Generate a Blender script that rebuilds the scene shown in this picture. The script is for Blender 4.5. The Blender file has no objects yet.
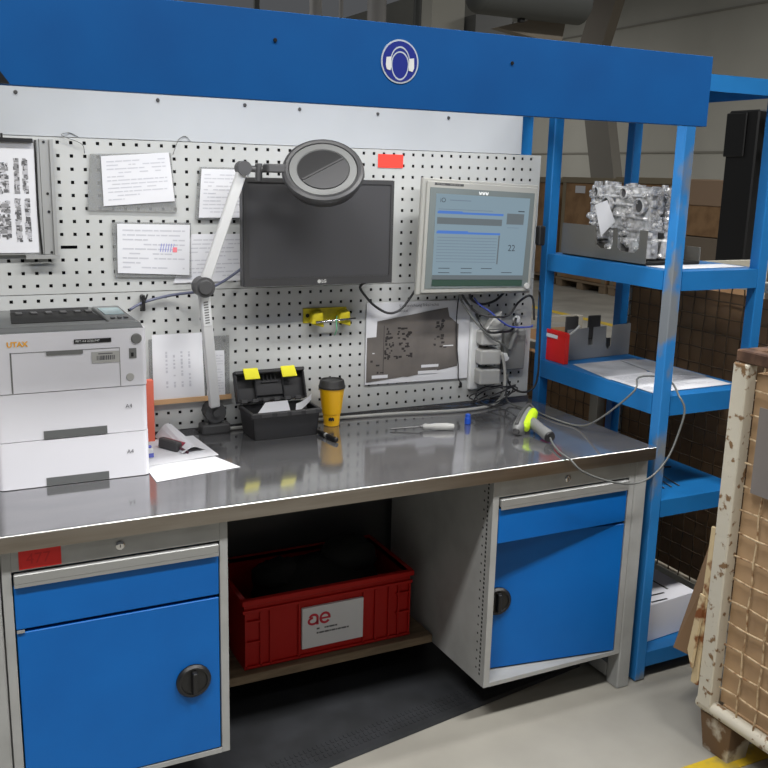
import bpy, bmesh, math, random
from mathutils import Vector, Matrix
random.seed(7)
S = bpy.context.scene
COL = S.collection
PI = math.pi

# ------------------------------------------------------------------ materials
def lin(c):
    c = c / 255.0
    return c / 12.92 if c <= 0.04045 else ((c + 0.055) / 1.055) ** 2.4
def rgb(t): return (lin(t[0]), lin(t[1]), lin(t[2]), 1.0)
MATS = {}
def M(name, col, rough=0.5, metal=0.0, col2=None, scale=20.0, lo=0.45, hi=0.6, bump=0.0, bscale=None,
      alpha=1.0, trans=0.0, emit=0.0, detail=4.0, rvar=0.0, spec=0.5, stretch=None, coat=0.0):
    if name in MATS: return MATS[name]
    m = bpy.data.materials.new(name); m.use_nodes = True
    nt = m.node_tree; N = nt.nodes; L = nt.links
    p = N['Principled BSDF']
    p.inputs['Base Color'].default_value = rgb(col)
    p.inputs['Roughness'].default_value = rough
    p.inputs['Metallic'].default_value = metal
    p.inputs['Specular IOR Level'].default_value = spec
    if coat: p.inputs['Coat Weight'].default_value = coat
    if alpha < 1: p.inputs['Alpha'].default_value = alpha
    if trans: p.inputs['Transmission Weight'].default_value = trans
    if emit:
        p.inputs['Emission Color'].default_value = rgb(col)
        p.inputs['Emission Strength'].default_value = emit
        if name.startswith('screen'): p.inputs['Base Color'].default_value = (.02, .02, .02, 1)
    need = col2 is not None or bump or rvar
    if need:
        tc = N.new('ShaderNodeTexCoord'); src = tc.outputs['Object']
        if stretch:
            mp = N.new('ShaderNodeMapping'); mp.inputs['Scale'].default_value = stretch
            L.new(src, mp.inputs['Vector']); src = mp.outputs['Vector']
        nz = N.new('ShaderNodeTexNoise'); nz.inputs['Scale'].default_value = scale
        nz.inputs['Detail'].default_value = detail; L.new(src, nz.inputs['Vector'])
        if col2 is not None:
            r = N.new('ShaderNodeValToRGB')
            r.color_ramp.elements[0].position = lo; r.color_ramp.elements[0].color = rgb(col)
            r.color_ramp.elements[1].position = hi; r.color_ramp.elements[1].color = rgb(col2)
            L.new(nz.outputs['Fac'], r.inputs['Fac']); L.new(r.outputs['Color'], p.inputs['Base Color'])
        if rvar:
            mr = N.new('ShaderNodeMapRange')
            mr.inputs['To Min'].default_value = max(0.0, rough - rvar); mr.inputs['To Max'].default_value = rough + rvar
            L.new(nz.outputs['Fac'], mr.inputs['Value']); L.new(mr.outputs['Result'], p.inputs['Roughness'])
        if bump:
            n2 = N.new('ShaderNodeTexNoise'); n2.inputs['Scale'].default_value = bscale or scale
            n2.inputs['Detail'].default_value = 3.0
            L.new(src, n2.inputs['Vector'])
            bp = N.new('ShaderNodeBump'); bp.inputs['Strength'].default_value = bump; bp.inputs['Distance'].default_value = 0.005
            L.new(n2.outputs['Fac'], bp.inputs['Height']); L.new(bp.outputs['Normal'], p.inputs['Normal'])
    MATS[name] = m
    return m

blue    = M('blue_paint', (4, 98, 178), 0.45, 0, (3, 92, 170), 5, 0.35, 0.7, spec=0.3)
bluebm  = M('dark_blue_beam', (2, 78, 142), 0.55, 0, (2, 72, 134), 5, 0.35, 0.7, spec=0.25)  # darker blue than the cabinets, used on the beam fascia
bluesh  = M('blue_shelf_paint', (26, 108, 172), 0.45, 0, (22, 100, 160), 7, 0.35, 0.7, spec=0.35)
worn    = M('worn_blue_paint', (34, 116, 182), 0.5, 0, (112, 118, 124), 5.0, 0.52, 0.58, stretch=(1, 1, 0.55), detail=6)
grey    = M('light_grey_paint', (160, 161, 160), 0.5, 0, (148, 149, 147), 9, 0.4, 0.7)
pegm    = M('pegboard_grey_paint', (178, 180, 179), 0.5, 0, (168, 170, 168), 3.5, 0.35, 0.7)
whitep  = M('white_painted_sheet', (174, 178, 182), 0.45, 0, (168, 172, 176), 3, 0.4, 0.7)
steel   = M('stainless_worktop', (164, 164, 166), 0.10, 0.84, (152, 152, 155), 6, 0.3, 0.75, rvar=0.04, stretch=(1, 3, 1), bump=0.012, bscale=14)
lipm    = M('brushed_steel_edge', (158, 152, 145), 0.36, 1.0, (138, 130, 121), 10, 0.3, 0.7, stretch=(0.3, 1, 4))
edgehl  = M('painted_edge_highlight', (190, 190, 188), 0.35, 1.0)  # paler steel, colours in the bright highlight of the worktop edge
alu     = M('aluminium_strip', (160, 161, 160), 0.5, 0.5)
chrome  = M('chrome', (200, 200, 200), 0.15, 1.0)
black   = M('black_plastic', (22, 22, 23), 0.42)
blackm  = M('matt_black', (14, 14, 14), 0.8)
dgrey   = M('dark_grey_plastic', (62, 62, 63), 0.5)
mgrey   = M('mid_grey_plastic', (108, 109, 108), 0.5)
lmg     = M('lamp_ring_grey', (92, 93, 92), 0.5)
lmd     = M('lamp_head_grey', (48, 48, 49), 0.5)
lgrey   = M('light_grey_plastic', (170, 170, 167), 0.5)
lampg   = M('pale_grey_arm', (196, 197, 197), 0.4)
paper   = M('white_paper', (202, 203, 207), 0.8)
paperg  = M('grey_printed_paper', (158, 160, 164), 0.8, 0, (182, 184, 188), 7, 0.4, 0.6)
ink     = M('faint_ink', (176, 177, 184), 0.8)
ink2    = M('dark_ink', (88, 88, 92), 0.8)
inkblue = M('blue_ballpen', (96, 104, 190), 0.8)
inkpink = M('pink_marker', (220, 120, 130), 0.8)
pouchm  = M('clear_plastic_pouch', (150, 152, 152), 0.18, alpha=0.45)
darkpl  = M('dark_printed_sheet', (104, 99, 95), 0.35, 0, (92, 88, 85), 8, 0.4, 0.6)
darkin  = M('dark_print', (44, 41, 40), 0.6)
redn    = M('red_note', (236, 62, 48), 0.7)
redn2   = M('red_note_edge', (190, 24, 24), 0.7)
redt    = M('red_tape', (212, 26, 22), 0.6)
redcr   = M('red_crate_plastic', (158, 14, 8), 0.5, spec=0.2)
redbin  = M('red_bin_plastic', (214, 34, 30), 0.4)
yel     = M('yellow_plastic', (250, 190, 14), 0.4)
yell    = M('latch_yellow', (232, 224, 42), 0.4)
yelh    = M('yellow_holder', (206, 190, 26), 0.45, 0, (170, 158, 26), 30, 0.4, 0.65)
lime    = M('lime_rubber', (172, 204, 28), 0.45)
bluep   = M('blue_cap', (22, 84, 200), 0.35)
prw     = M('printer_white', (216, 216, 222), 0.42)
prg     = M('printer_grey', (92, 94, 94), 0.45)
orange  = M('orange_print', (238, 172, 44), 0.5)
tealg   = M('display_grey', (138, 158, 162), 0.25)
cord    = M('grey_cable', (168, 168, 164), 0.5)
cordd   = M('dark_cable', (40, 40, 42), 0.5)
cordm   = M('mid_cable', (92, 94, 92), 0.45)
cordb   = M('bluish_cable', (84, 88, 108), 0.5)
cordbl  = M('blue_cable', (60, 76, 160), 0.5)
scr     = M('monitor_off_glass', (60, 60, 62), 0.5, spec=0.3)
bezel   = M('monitor_bezel', (54, 54, 55), 0.4)
hmig    = M('terminal_grey_bezel', (100, 108, 108), 0.45)
hmif    = M('terminal_frame', (160, 160, 155), 0.4, 0.2)
signb   = M('sign_blue', (18, 36, 128), 0.5)
signw   = M('sign_white', (176, 184, 196), 0.5)
signw2  = M('sign_white_pad', (212, 214, 214), 0.5)
rustw   = M('rusty_white_paint', (196, 190, 174), 0.6, 0, (124, 96, 66), 34, 0.575, 0.635, bump=0.3, detail=10)
rusty   = M('rusty_yellowed_paint', (196, 176, 138), 0.7, 0, (120, 70, 30), 15, 0.5, 0.58, bump=0.3, detail=8)
rustb   = M('rusted_steel', (102, 76, 58), 0.8, 0, (70, 48, 36), 20, 0.4, 0.6, bump=0.3, detail=8)
rustfoot= M('rusted_foot', (104, 80, 56), 0.8, 0, (182, 174, 158), 9, 0.48, 0.56, detail=8)
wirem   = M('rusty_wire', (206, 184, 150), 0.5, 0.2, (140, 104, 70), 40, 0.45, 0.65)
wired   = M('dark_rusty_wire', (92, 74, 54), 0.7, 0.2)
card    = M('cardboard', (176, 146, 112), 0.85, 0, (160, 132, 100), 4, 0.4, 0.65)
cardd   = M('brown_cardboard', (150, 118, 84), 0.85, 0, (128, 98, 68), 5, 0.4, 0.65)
greysh  = M('grey_plastic_film', (126, 120, 116), 0.35)
alucast = M('cast_aluminium', (226, 226, 226), 0.26, 0.45, (178, 178, 178), 45, 0.4, 0.6, bump=0.5, bscale=60)
traym   = M('grey_sheet_steel', (118, 116, 110), 0.45, 0.5)
rackm   = M('grey_rack_steel', (142, 144, 146), 0.5, 0.2)
concrete= M('concrete_floor', (158, 155, 146), 0.6, 0, (138, 135, 127), 2.2, 0.35, 0.7, rvar=0.12, detail=8)
matm    = M('black_rubber_mat', (40, 42, 46), 0.7, 0, (32, 34, 37), 8, 0.4, 0.6)
yline   = M('yellow_floor_paint', (206, 174, 40), 0.6, 0, (150, 136, 84), 12, 0.5, 0.7)
woodsh  = M('brown_board', (128, 110, 88), 0.7, 0, (106, 90, 70), 8, 0.4, 0.6, stretch=(1, 6, 6))
woodf   = M('wood_strip', (186, 150, 110), 0.7)
wallm   = M('hall_wall_panel', (184, 182, 172), 0.8, 0, (172, 170, 160), 0.4, 0.35, 0.7)
wallj   = M('hall_wall_joint', (142, 139, 130), 0.8)
ductm   = M('dark_duct', (70, 72, 70), 0.6)
stripem  = M('grey_stripe', (122, 118, 110), 0.7)
chuteb  = M('brown_grey_chute', (112, 104, 92), 0.7)
pipem   = M('pale_pipe', (150, 148, 146), 0.6)
palletw = M('pallet_wood', (132, 114, 92), 0.85)
film    = M('white_film', (190, 190, 188), 0.3)
tube    = M('lamp_tube', (255, 250, 242), 0.5, emit=1.0)
holed   = M('added_dark_sheet', (14, 15, 16), 0.9)  # near-black, keeps the pegboard holes dark
purple  = M('purple_blade', (84, 50, 60), 0.5)
crimson = M('crimson_grip', (150, 30, 58), 0.5)
orred   = M('orange_red_folder', (226, 112, 88), 0.6)
scr_bg  = M('screen_pale', (138, 162, 176), 0.3, emit=0.74)
scr_bl  = M('screen_blue', (70, 122, 206), 0.3, emit=0.82)
scr_gr  = M('screen_grey', (120, 132, 138), 0.3, emit=0.55)
scr_gn  = M('screen_green', (56, 104, 84), 0.3, emit=0.36)
scr_tx  = M('screen_text', (70, 84, 96), 0.3, emit=0.36)
scr_ln  = M('screen_line', (128, 148, 166), 0.3, emit=0.61)

# ------------------------------------------------------------------ mesh builder
V = Vector
class B:
    def __init__(s): s.bm = bmesh.new(); s.m = 0
    def _merge(s, t, smooth=False):
        for f in t.faces: f.material_index = s.m; f.smooth = smooth
        me = bpy.data.meshes.new('t'); t.to_mesh(me); t.free()
        s.bm.from_mesh(me); bpy.data.meshes.remove(me); return s
    def hexa(s, pts, bev=0.0, seg=1):
        t = bmesh.new(); v = [t.verts.new(p) for p in pts]
        for q in ((0, 3, 2, 1), (4, 5, 6, 7), (0, 1, 5, 4), (1, 2, 6, 5), (2, 3, 7, 6), (3, 0, 4, 7)):
            t.faces.new([v[i] for i in q])
        bmesh.ops.recalc_face_normals(t, faces=t.faces)
        if bev: bmesh.ops.bevel(t, geom=list(t.edges), offset=bev, segments=seg, affect='EDGES', profile=0.5)
        return s._merge(t, False)
    def box(s, x0, x1, y0, y1, z0, z1, bev=0.0, seg=1):
        return s.hexa([(x0, y0, z0), (x1, y0, z0), (x1, y1, z0), (x0, y1, z0),
                       (x0, y0, z1), (x1, y0, z1), (x1, y1, z1), (x0, y1, z1)], bev, seg)
    def quad(s, a, b, c, d):
        t = bmesh.new(); t.faces.new([t.verts.new(p) for p in (a, b, c, d)]); return s._merge(t)
    def poly(s, pts):
        t = bmesh.new(); t.faces.new([t.verts.new(p) for p in pts]); return s._merge(t)
    def slab(s, quad, t):       # quad corners counter-clockwise seen from the front, extruded backwards by -n*t .. front at +t
        q = [V(p) for p in quad]; n = (q[1] - q[0]).cross(q[3] - q[0]).normalized()
        return s.hexa([*q, *[p + n * t for p in q]])
    def prism(s, pts, d, bev=0.0):   # planar outline pts extruded along vector d
        t = bmesh.new(); d = V(d)
        a = [t.verts.new(V(p)) for p in pts]; b = [t.verts.new(V(p) + d) for p in pts]; n = len(a)
        t.faces.new(a); t.faces.new(b[::-1])
        for i in range(n): t.faces.new((a[i], b[i], b[(i + 1) % n], a[(i + 1) % n]))
        bmesh.ops.recalc_face_normals(t, faces=t.faces)
        if bev: bmesh.ops.bevel(t, geom=list(t.edges), offset=bev, segments=1, affect='EDGES')
        return s._merge(t)
    def cyl(s, p0, p1, r0, r1=None, seg=20, caps=True):
        r1 = r0 if r1 is None else r1
        return s.lathe([(r0, 0.0), (r1, 1.0)], p0, V(p1) - V(p0), seg, caps)
    def lathe(s, prof, o, ax, seg=24, caps=True, sx=1.0, ref=None):
        o = V(o); ax = V(ax); n = ax.normalized()
        u = V(ref) if ref else (V((0, 0, 1)) if abs(n.z) < 0.9 else V((1, 0, 0)))
        u = (u - n * u.dot(n)).normalized(); w = n.cross(u)
        t = bmesh.new(); rings = []
        for r, h in prof:
            c = o + ax * h
            rings.append([t.verts.new(c + (u * math.cos(a) + w * math.sin(a) * sx) * max(r, 1e-5)) for a in [2 * PI * i / seg for i in range(seg)]])
        for a, b in zip(rings, rings[1:]):
            for i in range(seg):
                j = (i + 1) % seg
                t.faces.new((a[i], a[j], b[j], b[i]))
        if caps:
            t.faces.new(rings[0][::-1]); t.faces.new(rings[-1])
        bmesh.ops.recalc_face_normals(t, faces=t.faces)
        for f in t.faces: f.material_index = s.m; f.smooth = len(f.verts) == 4
        for e in t.edges:
            if len(e.link_faces) == 2 and e.calc_face_angle(0) > 0.6: e.smooth = False
        me = bpy.data.meshes.new('t'); t.to_mesh(me); t.free(); s.bm.from_mesh(me); bpy.data.meshes.remove(me)
        return s
    def tube(s, pts, r, seg=8, smooth=4):
        p = [V(q) for q in pts]
        if smooth and len(p) > 2:
            o = []
            for i in range(len(p) - 1):
                a, b, c, d = p[max(i - 1, 0)], p[i], p[i + 1], p[min(i + 2, len(p) - 1)]
                for k in range(smooth):
                    x = k / smooth
                    o.append(0.5 * ((2 * b) + (c - a) * x + (2 * a - 5 * b + 4 * c - d) * x * x + (3 * b - a - 3 * c + d) * x ** 3))
            o.append(p[-1]); p = o
        t = bmesh.new(); rings = []; up = V((0.31, 0.17, 0.93))
        for i, q in enumerate(p):
            d = (p[min(i + 1, len(p) - 1)] - p[max(i - 1, 0)]).normalized()
            u = up - d * up.dot(d)
            if u.length < 0.05: u = V((1, 0, 0)) - d * d.x
            u.normalize(); w = d.cross(u); up = u
            rings.append([t.verts.new(q + (u * math.cos(2 * PI * k / seg) + w * math.sin(2 * PI * k / seg)) * r) for k in range(seg)])
        for a, b in zip(rings, rings[1:]):
            for k in range(seg): t.faces.new((a[k], a[(k + 1) % seg], b[(k + 1) % seg], b[k]))
        t.faces.new(rings[0][::-1]); t.faces.new(rings[-1])
        bmesh.ops.recalc_face_normals(t, faces=t.faces)
        return s._merge(t, True)
    def sphere(s, c, r, sc=(1, 1, 1), seg=16):
        t = bmesh.new(); bmesh.ops.create_uvsphere(t, u_segments=seg, v_segments=max(6, seg // 2), radius=r)
        for v in t.verts: v.co = V((v.co.x * sc[0], v.co.y * sc[1], v.co.z * sc[2])) + V(c)
        return s._merge(t, True)
    def text(s, txt, o, u, v, h, off=0.0, bold=False):
        cu = bpy.data.curves.new('txt', 'FONT'); cu.body = txt; cu.size = h
        if bold: cu.offset = h * 0.035
        ob = bpy.data.objects.new('txt', cu); COL.objects.link(ob)
        bpy.context.view_layer.update()
        me = ob.evaluated_get(bpy.context.evaluated_depsgraph_get()).to_mesh()
        t = bmesh.new(); t.from_mesh(me)
        o = V(o); u = V(u).normalized(); v = V(v).normalized(); n = u.cross(v)
        for vt in t.verts: vt.co = o + u * vt.co.x + v * vt.co.y + n * off
        bpy.data.objects.remove(ob); bpy.data.curves.remove(cu)
        return s._merge(t)

def base(name, loc, label, cat, group=None):
    o = bpy.data.objects.new(name, None); o.empty_display_size = 0.05; COL.objects.link(o)
    o.location = loc; o['label'] = label; o['category'] = cat
    if group: o['group'] = group
    return o
def worldloc(o):
    l = V((0, 0, 0))
    while o: l += o.location; o = o.parent
    return l
def mesh(name, b, mats, parent=None, loc=None, label=None, cat=None, group=None, kind=None):
    """one mesh object from a builder holding WORLD coordinates"""
    mats = mats if isinstance(mats, (list, tuple)) else [mats]
    if loc is None:
        cs = [v.co for v in b.bm.verts]
        loc = V((sum(c.x for c in cs) / len(cs), sum(c.y for c in cs) / len(cs), min(c.z for c in cs)))
    loc = V(loc)
    for v in b.bm.verts: v.co -= loc
    me = bpy.data.meshes.new(name); b.bm.to_mesh(me); b.bm.free()
    for m in mats: me.materials.append(m)
    o = bpy.data.objects.new(name, me); COL.objects.link(o)
    if parent: o.parent = parent; o.location = loc - worldloc(parent)
    else: o.location = loc
    if label: o['label'] = label
    if cat: o['category'] = cat
    if group: o['group'] = group
    if kind: o['kind'] = kind
    return o
def structure(name, b, mats): return mesh(name, b, mats, loc=(0, 0, 0), kind='structure')

class Patch:                     # bilinear sheet: u along the bottom/top edges, v upward
    def __init__(s, bl, br, tr, tl):
        s.q = [V(bl), V(br), V(tr), V(tl)]
        s.n = (s.q[1] - s.q[0]).cross(s.q[3] - s.q[0]).normalized()
    def p(s, u, v, off=0.0):
        a, b, c, d = s.q
        return a * (1 - u) * (1 - v) + b * u * (1 - v) + c * u * v + d * (1 - u) * v + s.n * off
    def rect(s, b, u0, u1, v0, v1, off):
        return b.quad(s.p(u0, v0, off), s.p(u1, v0, off), s.p(u1, v1, off), s.p(u0, v1, off))
    def slab(s, b, u0, u1, v0, v1, o0, o1, bev=0.0):
        return b.hexa([s.p(u0, v0, o0), s.p(u1, v0, o0), s.p(u1, v1, o0), s.p(u0, v1, o0),
                       s.p(u0, v0, o1), s.p(u1, v0, o1), s.p(u1, v1, o1), s.p(u0, v1, o1)], bev)
def wall_rect(x0, x1, z0, z1, y=-0.002): return Patch((x0, y, z0), (x1, y, z0), (x1, y, z1), (x0, y, z1))
def text_rows(b, P, rows, off, rnd, u0=0.07, u1=0.93, v0=0.08, v1=0.92, th=0.35):
    dv = (v1 - v0) / rows
    for r in range(rows):
        v = v1 - dv * (r + 0.5); u = u0
        end = u1 if rnd.random() > 0.25 else rnd.uniform(u0 + 0.2, u1)
        while u < end:
            w = rnd.uniform(0.04, 0.17)
            if rnd.random() > 0.18: P.rect(b, u, min(u + w, end), v - dv * th / 2, v + dv * th / 2, off)
            u += w + 0.015

# ------------------------------------------------------------------ camera (calibrated from the photograph)
yaw, pitch, roll, FPX = 0.46842, 0.22162, 0.025947, 938.44
def camrot():
    cy, sy = math.cos(yaw), math.sin(yaw); cp, sp = math.cos(pitch), math.sin(pitch); cr, sr = math.cos(roll), math.sin(roll)
    Bm = Matrix(((1, 0, 0), (0, 0, -1), (0, 1, 0)))
    Rz = Matrix(((cy, -sy, 0), (sy, cy, 0), (0, 0, 1)))
    Px = Matrix(((1, 0, 0), (0, cp, -sp), (0, sp, cp)))
    Rr = Matrix(((cr, -sr, 0), (sr, cr, 0), (0, 0, 1)))
    return Rr @ Px @ Bm @ Rz
R = camrot()
cw = R.transposed() @ Matrix(((1, 0, 0), (0, -1, 0), (0, 0, -1)))
cam = bpy.data.cameras.new('camera'); cam.lens = FPX / 768 * 36.0; cam.sensor_width = 36.0; cam.clip_end = 300
co = bpy.data.objects.new('camera', cam); COL.objects.link(co)
co.matrix_world = Matrix.Translation((0, -2.95, 1.725)) @ cw.to_4x4()
S.camera = co

# ------------------------------------------------------------------ the hall (setting)
structure('floor', B().box(-8, 17, -8, 46, -0.2, 0.0), concrete)
b = B().box(17, 17.3, -8, 46, 0, 8)
structure('wall_right', b, wallm)
structure('wall_back', B().box(-8, 17, 46, 46.3, 0, 8), wallm)
b = B().box(16.97, 16.998, -8, 45.9, 2.37, 2.41).box(16.97, 16.998, -8, 45.9, 5.52, 5.56)
structure('trim_1', b, wallj)
b = B().box(7.42, 7.55, 4.4, 9.4, 0.0, 0.003)
mesh('floor_marking', b, yline, label='yellow line painted on the floor beyond the blue shelf', cat='floor marking')
b = B().box(1.2, 3.4, -1.205, -1.133, 0.0, 0.003)
mesh('floor_marking', b, yline, label='yellow line painted on the floor under the wire crate', cat='floor marking')

ZT = 0.873
# ------------------------------------------------------------------ bench frame
for xa, xb, lb in ((0.075, 0.130, 'grey steel bench leg left of the cabinet with the red tape'), (2.072, 2.124, 'grey steel bench leg beside the blue shelf unit')):
    b = B().box(xa, xb, -0.70, -0.64, 0.0, 0.832, 0.004).box(xa, xb, -0.639, -0.061, 0.60, 0.66).box(xa, xb, -0.639, -0.061, 0.02, 0.07).box(xa, xb, -0.06, 0.0, 0.0, 0.832, 0.004)
    mesh('bench_leg', b, grey, label=lb, cat='bench leg')
b = B().box(2.042, 2.098, 0.024, 0.075, 0.0, 1.955, 0.003).box(2.052, 2.088, -0.60, 0.05, 1.957, 1.99)
mesh('upright_post', b, bluesh, label='blue upright post behind the right end of the pegboard', cat='post')

b = B()
b.box(0.07, 2.128, -0.722, -0.003, 0.834, ZT, 0.0)
WT = base('worktop', (1.1, -0.36, 0.834), 'long stainless steel worktop with a bright front edge', 'worktop')
b.box(0.07, 2.128, -0.003, 0.022, 0.834, 0.8845)
mesh('top_sheet', b, steel, WT)
b = B().box(0.07, 2.128, -0.7255, -0.7222, 0.832, ZT - 0.003)
mesh('front_edge', b, lipm, WT)
mesh('edge_highlight', B().box(0.07, 2.128, -0.7270, -0.7215, ZT - 0.0030, ZT + 0.0012, .001), edgehl, WT)  # thin pale strip standing in for the highlight on the top edge

# ------------------------------------------------------------------ pegboards
def pegboard(x0, x1, z0, z1, hx0, nx, hz, slot=None):
    b = B(); t = bmesh.new(); h = 0.0048
    xs = [x0]; zs = [z0]
    for i in range(nx): xs += [hx0 + 0.038 * i - h, hx0 + 0.038 * i + h]
    for z in sorted(hz): zs += [z - h, z + h]
    xs.append(x1); zs.append(z1)
    g = {}
    def gv(i, k, y=0):
        if (i, k, y) not in g: g[(i, k, y)] = t.verts.new((xs[i], y * 0.0022, zs[k]))
        return g[(i, k, y)]
    def hole(i, k):
        if i % 2 == 1 and k % 2 == 1 and i < len(xs) - 1 and k < len(zs) - 1: return True
        return slot is not None and k == slot[1] and i == slot[0]
    for i in range(len(xs) - 1):
        for k in range(len(zs) - 1):
            if not hole(i, k): t.faces.new((gv(i, k), gv(i + 1, k), gv(i + 1, k + 1), gv(i, k + 1)))
            else:
                for (a, c, ni, nk) in (((i, k), (i + 1, k), i, k - 1), ((i + 1, k), (i + 1, k + 1), i + 1, k), ((i + 1, k + 1), (i, k + 1), i, k + 1), ((i, k + 1), (i, k), i - 1, k)):
                    if not hole(ni, nk): t.faces.new((gv(*a), gv(*c), gv(*c, 1), gv(*a, 1)))
    b._merge(t)
    # folded rim
    b.box(x0, x1, 0.0002, 0.018, z1 - 0.0015, z1); b.box(x0, x1, 0.0002, 0.018, z0, z0 + 0.0015)
    b.box(x0, x0 + 0.0015, 0.0002, 0.018, z0, z1); b.box(x1 - 0.0015, x1, 0.0002, 0.018, z0, z1)
    return b
hx = 0.406 - 0.038 * 7
P1 = base('pegboard', (1.1, 0, 1.3445), 'upper grey perforated steel panel behind the monitors', 'pegboard')
rowsA = [1.787 - 0.038 * k for k in range(12)]
mesh('perforated_sheet', pegboard(0.10, 2.122, 1.3445, 1.801, hx, 52, rowsA, slot=(2 * 7 + 2, 2 * 3 + 1)), pegm, P1)
mesh('added_backing', B().box(0.103, 2.118, 0.012, 0.0155, 1.348, 1.798), holed, P1)  # added dark sheet, stops hall light showing through the holes
P2 = base('pegboard', (1.1, 0, 0.884), 'lower grey perforated steel panel just above the worktop', 'pegboard')
rowsB = [1.324 - 0.038 * k for k in range(12)]
mesh('perforated_sheet', pegboard(0.10, 2.122, 0.886, 1.3420, hx, 52, rowsB), pegm, P2)
mesh('added_backing', B().box(0.103, 2.118, 0.012, 0.0155, 0.890, 1.338), holed, P2)  # same added dark sheet behind the lower holes
WP = base('back_panel', (1.05, 0, 1.803), 'plain white sheet panel between pegboard and blue beam', 'panel')
mesh('sheet', B().box(0.08, 2.033, 0.002, 0.018, 1.803, 2.06), whitep, WP)
for x, z in ((0.703, 1.921), (0.977, 1.921), (1.162, 1.918), (1.444, 1.917), (1.720, 1.917), (0.30, 1.921)):
    mesh('screw', B().cyl((x, 0.0018, z), (x, -0.002, z), 0.006, 0.0045, 10), dgrey, WP)

# ------------------------------------------------------------------ canopy beam with its lamp
CB = base('canopy_beam', (1.1, -0.79, 1.88), 'wide blue sheet-steel beam across the top of the bench', 'beam')
b = B().box(-0.05, 2.136, -0.80, -0.796, 1.881, 2.078, 0.001)
b.box(-0.05, 2.136, -0.7958, -0.62, 2.072, 2.078)
b.box(-0.05, 2.136, -0.7958, -0.775, 1.881, 1.884)
mesh('fascia', b, bluebm, CB)
mesh('end_plate', B().box(2.128, 2.1355, -0.7955, -0.62, 1.93, 2.071), blue, CB)
for x, z in ((0.785, 2.015), (1.437, 2.011)):
    mesh('rivet', B().cyl((x, -0.8003, z), (x, -0.803, z), 0.005, 0.004, 10), black, CB)
mesh('bracket', B().prism([(0.10, -0.8005, 1.883), (0.207, -0.8005, 1.883), (0.190, -0.8005, 1.906), (0.10, -0.8005, 1.912)], (0, -.012, 0)), black, CB, label='small black bracket')
LF = base('strip_light', (1.1, -0.70, 2.0), 'long fluorescent strip light fixed behind the blue beam', 'lamp')
mesh('housing', B().box(0.40, 1.95, -0.768, -0.66, 2.035, 2.070), grey, LF)
mesh('lamp_tube', B().cyl((0.43, -0.714, 2.02), (1.92, -0.714, 2.02), 0.013, seg=12), tube, LF)

# ear protection sign
SG = base('safety_sign', (1.108, -0.802, 1.941), 'round blue sign of a head wearing ear defenders, on the beam', 'sign')
cx, cz, ry = 1.108, 1.991, -0.8004
b = B(); b.m = 0; b.cyl((cx, ry, cz), (cx, ry - 0.0012, cz), 0.0515, seg=48)
mesh('disc', b, signw, SG, label='pale rim')
b = B(); b.cyl((cx, ry - 0.0013, cz), (cx, ry - 0.0018, cz), 0.0475, seg=48)
mesh('field', b, signb, SG)
def ell(cx, cz, rx, rz, y, a0=0, a1=2 * PI, n=40): return [(cx + rx * math.cos(a0 + (a1 - a0) * i / n), y, cz + rz * math.sin(a0 + (a1 - a0) * i / n)) for i in range(n + 1)]
def ringstrip(b, o, i):
    for k in range(len(o) - 1): b.quad(o[k], o[k + 1], i[k + 1], i[k])
b = B(); y = ry - 0.0021
ringstrip(b, ell(cx, cz - 0.006, 0.0245, 0.038, y, PI, 2 * PI), ell(cx, cz - 0.006, 0.0215, 0.034, y, PI, 2 * PI))
ringstrip(b, ell(cx, cz - 0.006, 0.0245, 0.030, y, 0, PI), ell(cx, cz - 0.006, 0.0215, 0.0265, y, 0, PI))
ringstrip(b, ell(cx, cz - 0.003, 0.0275, 0.0385, y - 0.0002, 0, PI), ell(cx, cz - 0.003, 0.0250, 0.0345, y - 0.0002, 0, PI))
mesh('head_outline', b, signw, SG)
for sgn in (-1, 1):
    b = B(); x0 = cx + sgn * 0.0315
    b.prism([(x0 - 0.0065, y - 0.0003, cz + 0.008), (x0 + 0.0065, y - 0.0003, cz + 0.010), (x0 + 0.0075, y - 0.0003, cz - 0.014), (x0 - sgn * 0.001 + 0.004, y - 0.0003, cz - 0.022), (x0 - sgn * 0.001 - 0.006, y - 0.0003, cz - 0.020), (x0 - 0.0075, y - 0.0003, cz - 0.010)], (0, -0.0004, 0))
    mesh('ear_cup', b, signw2, SG)

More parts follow.
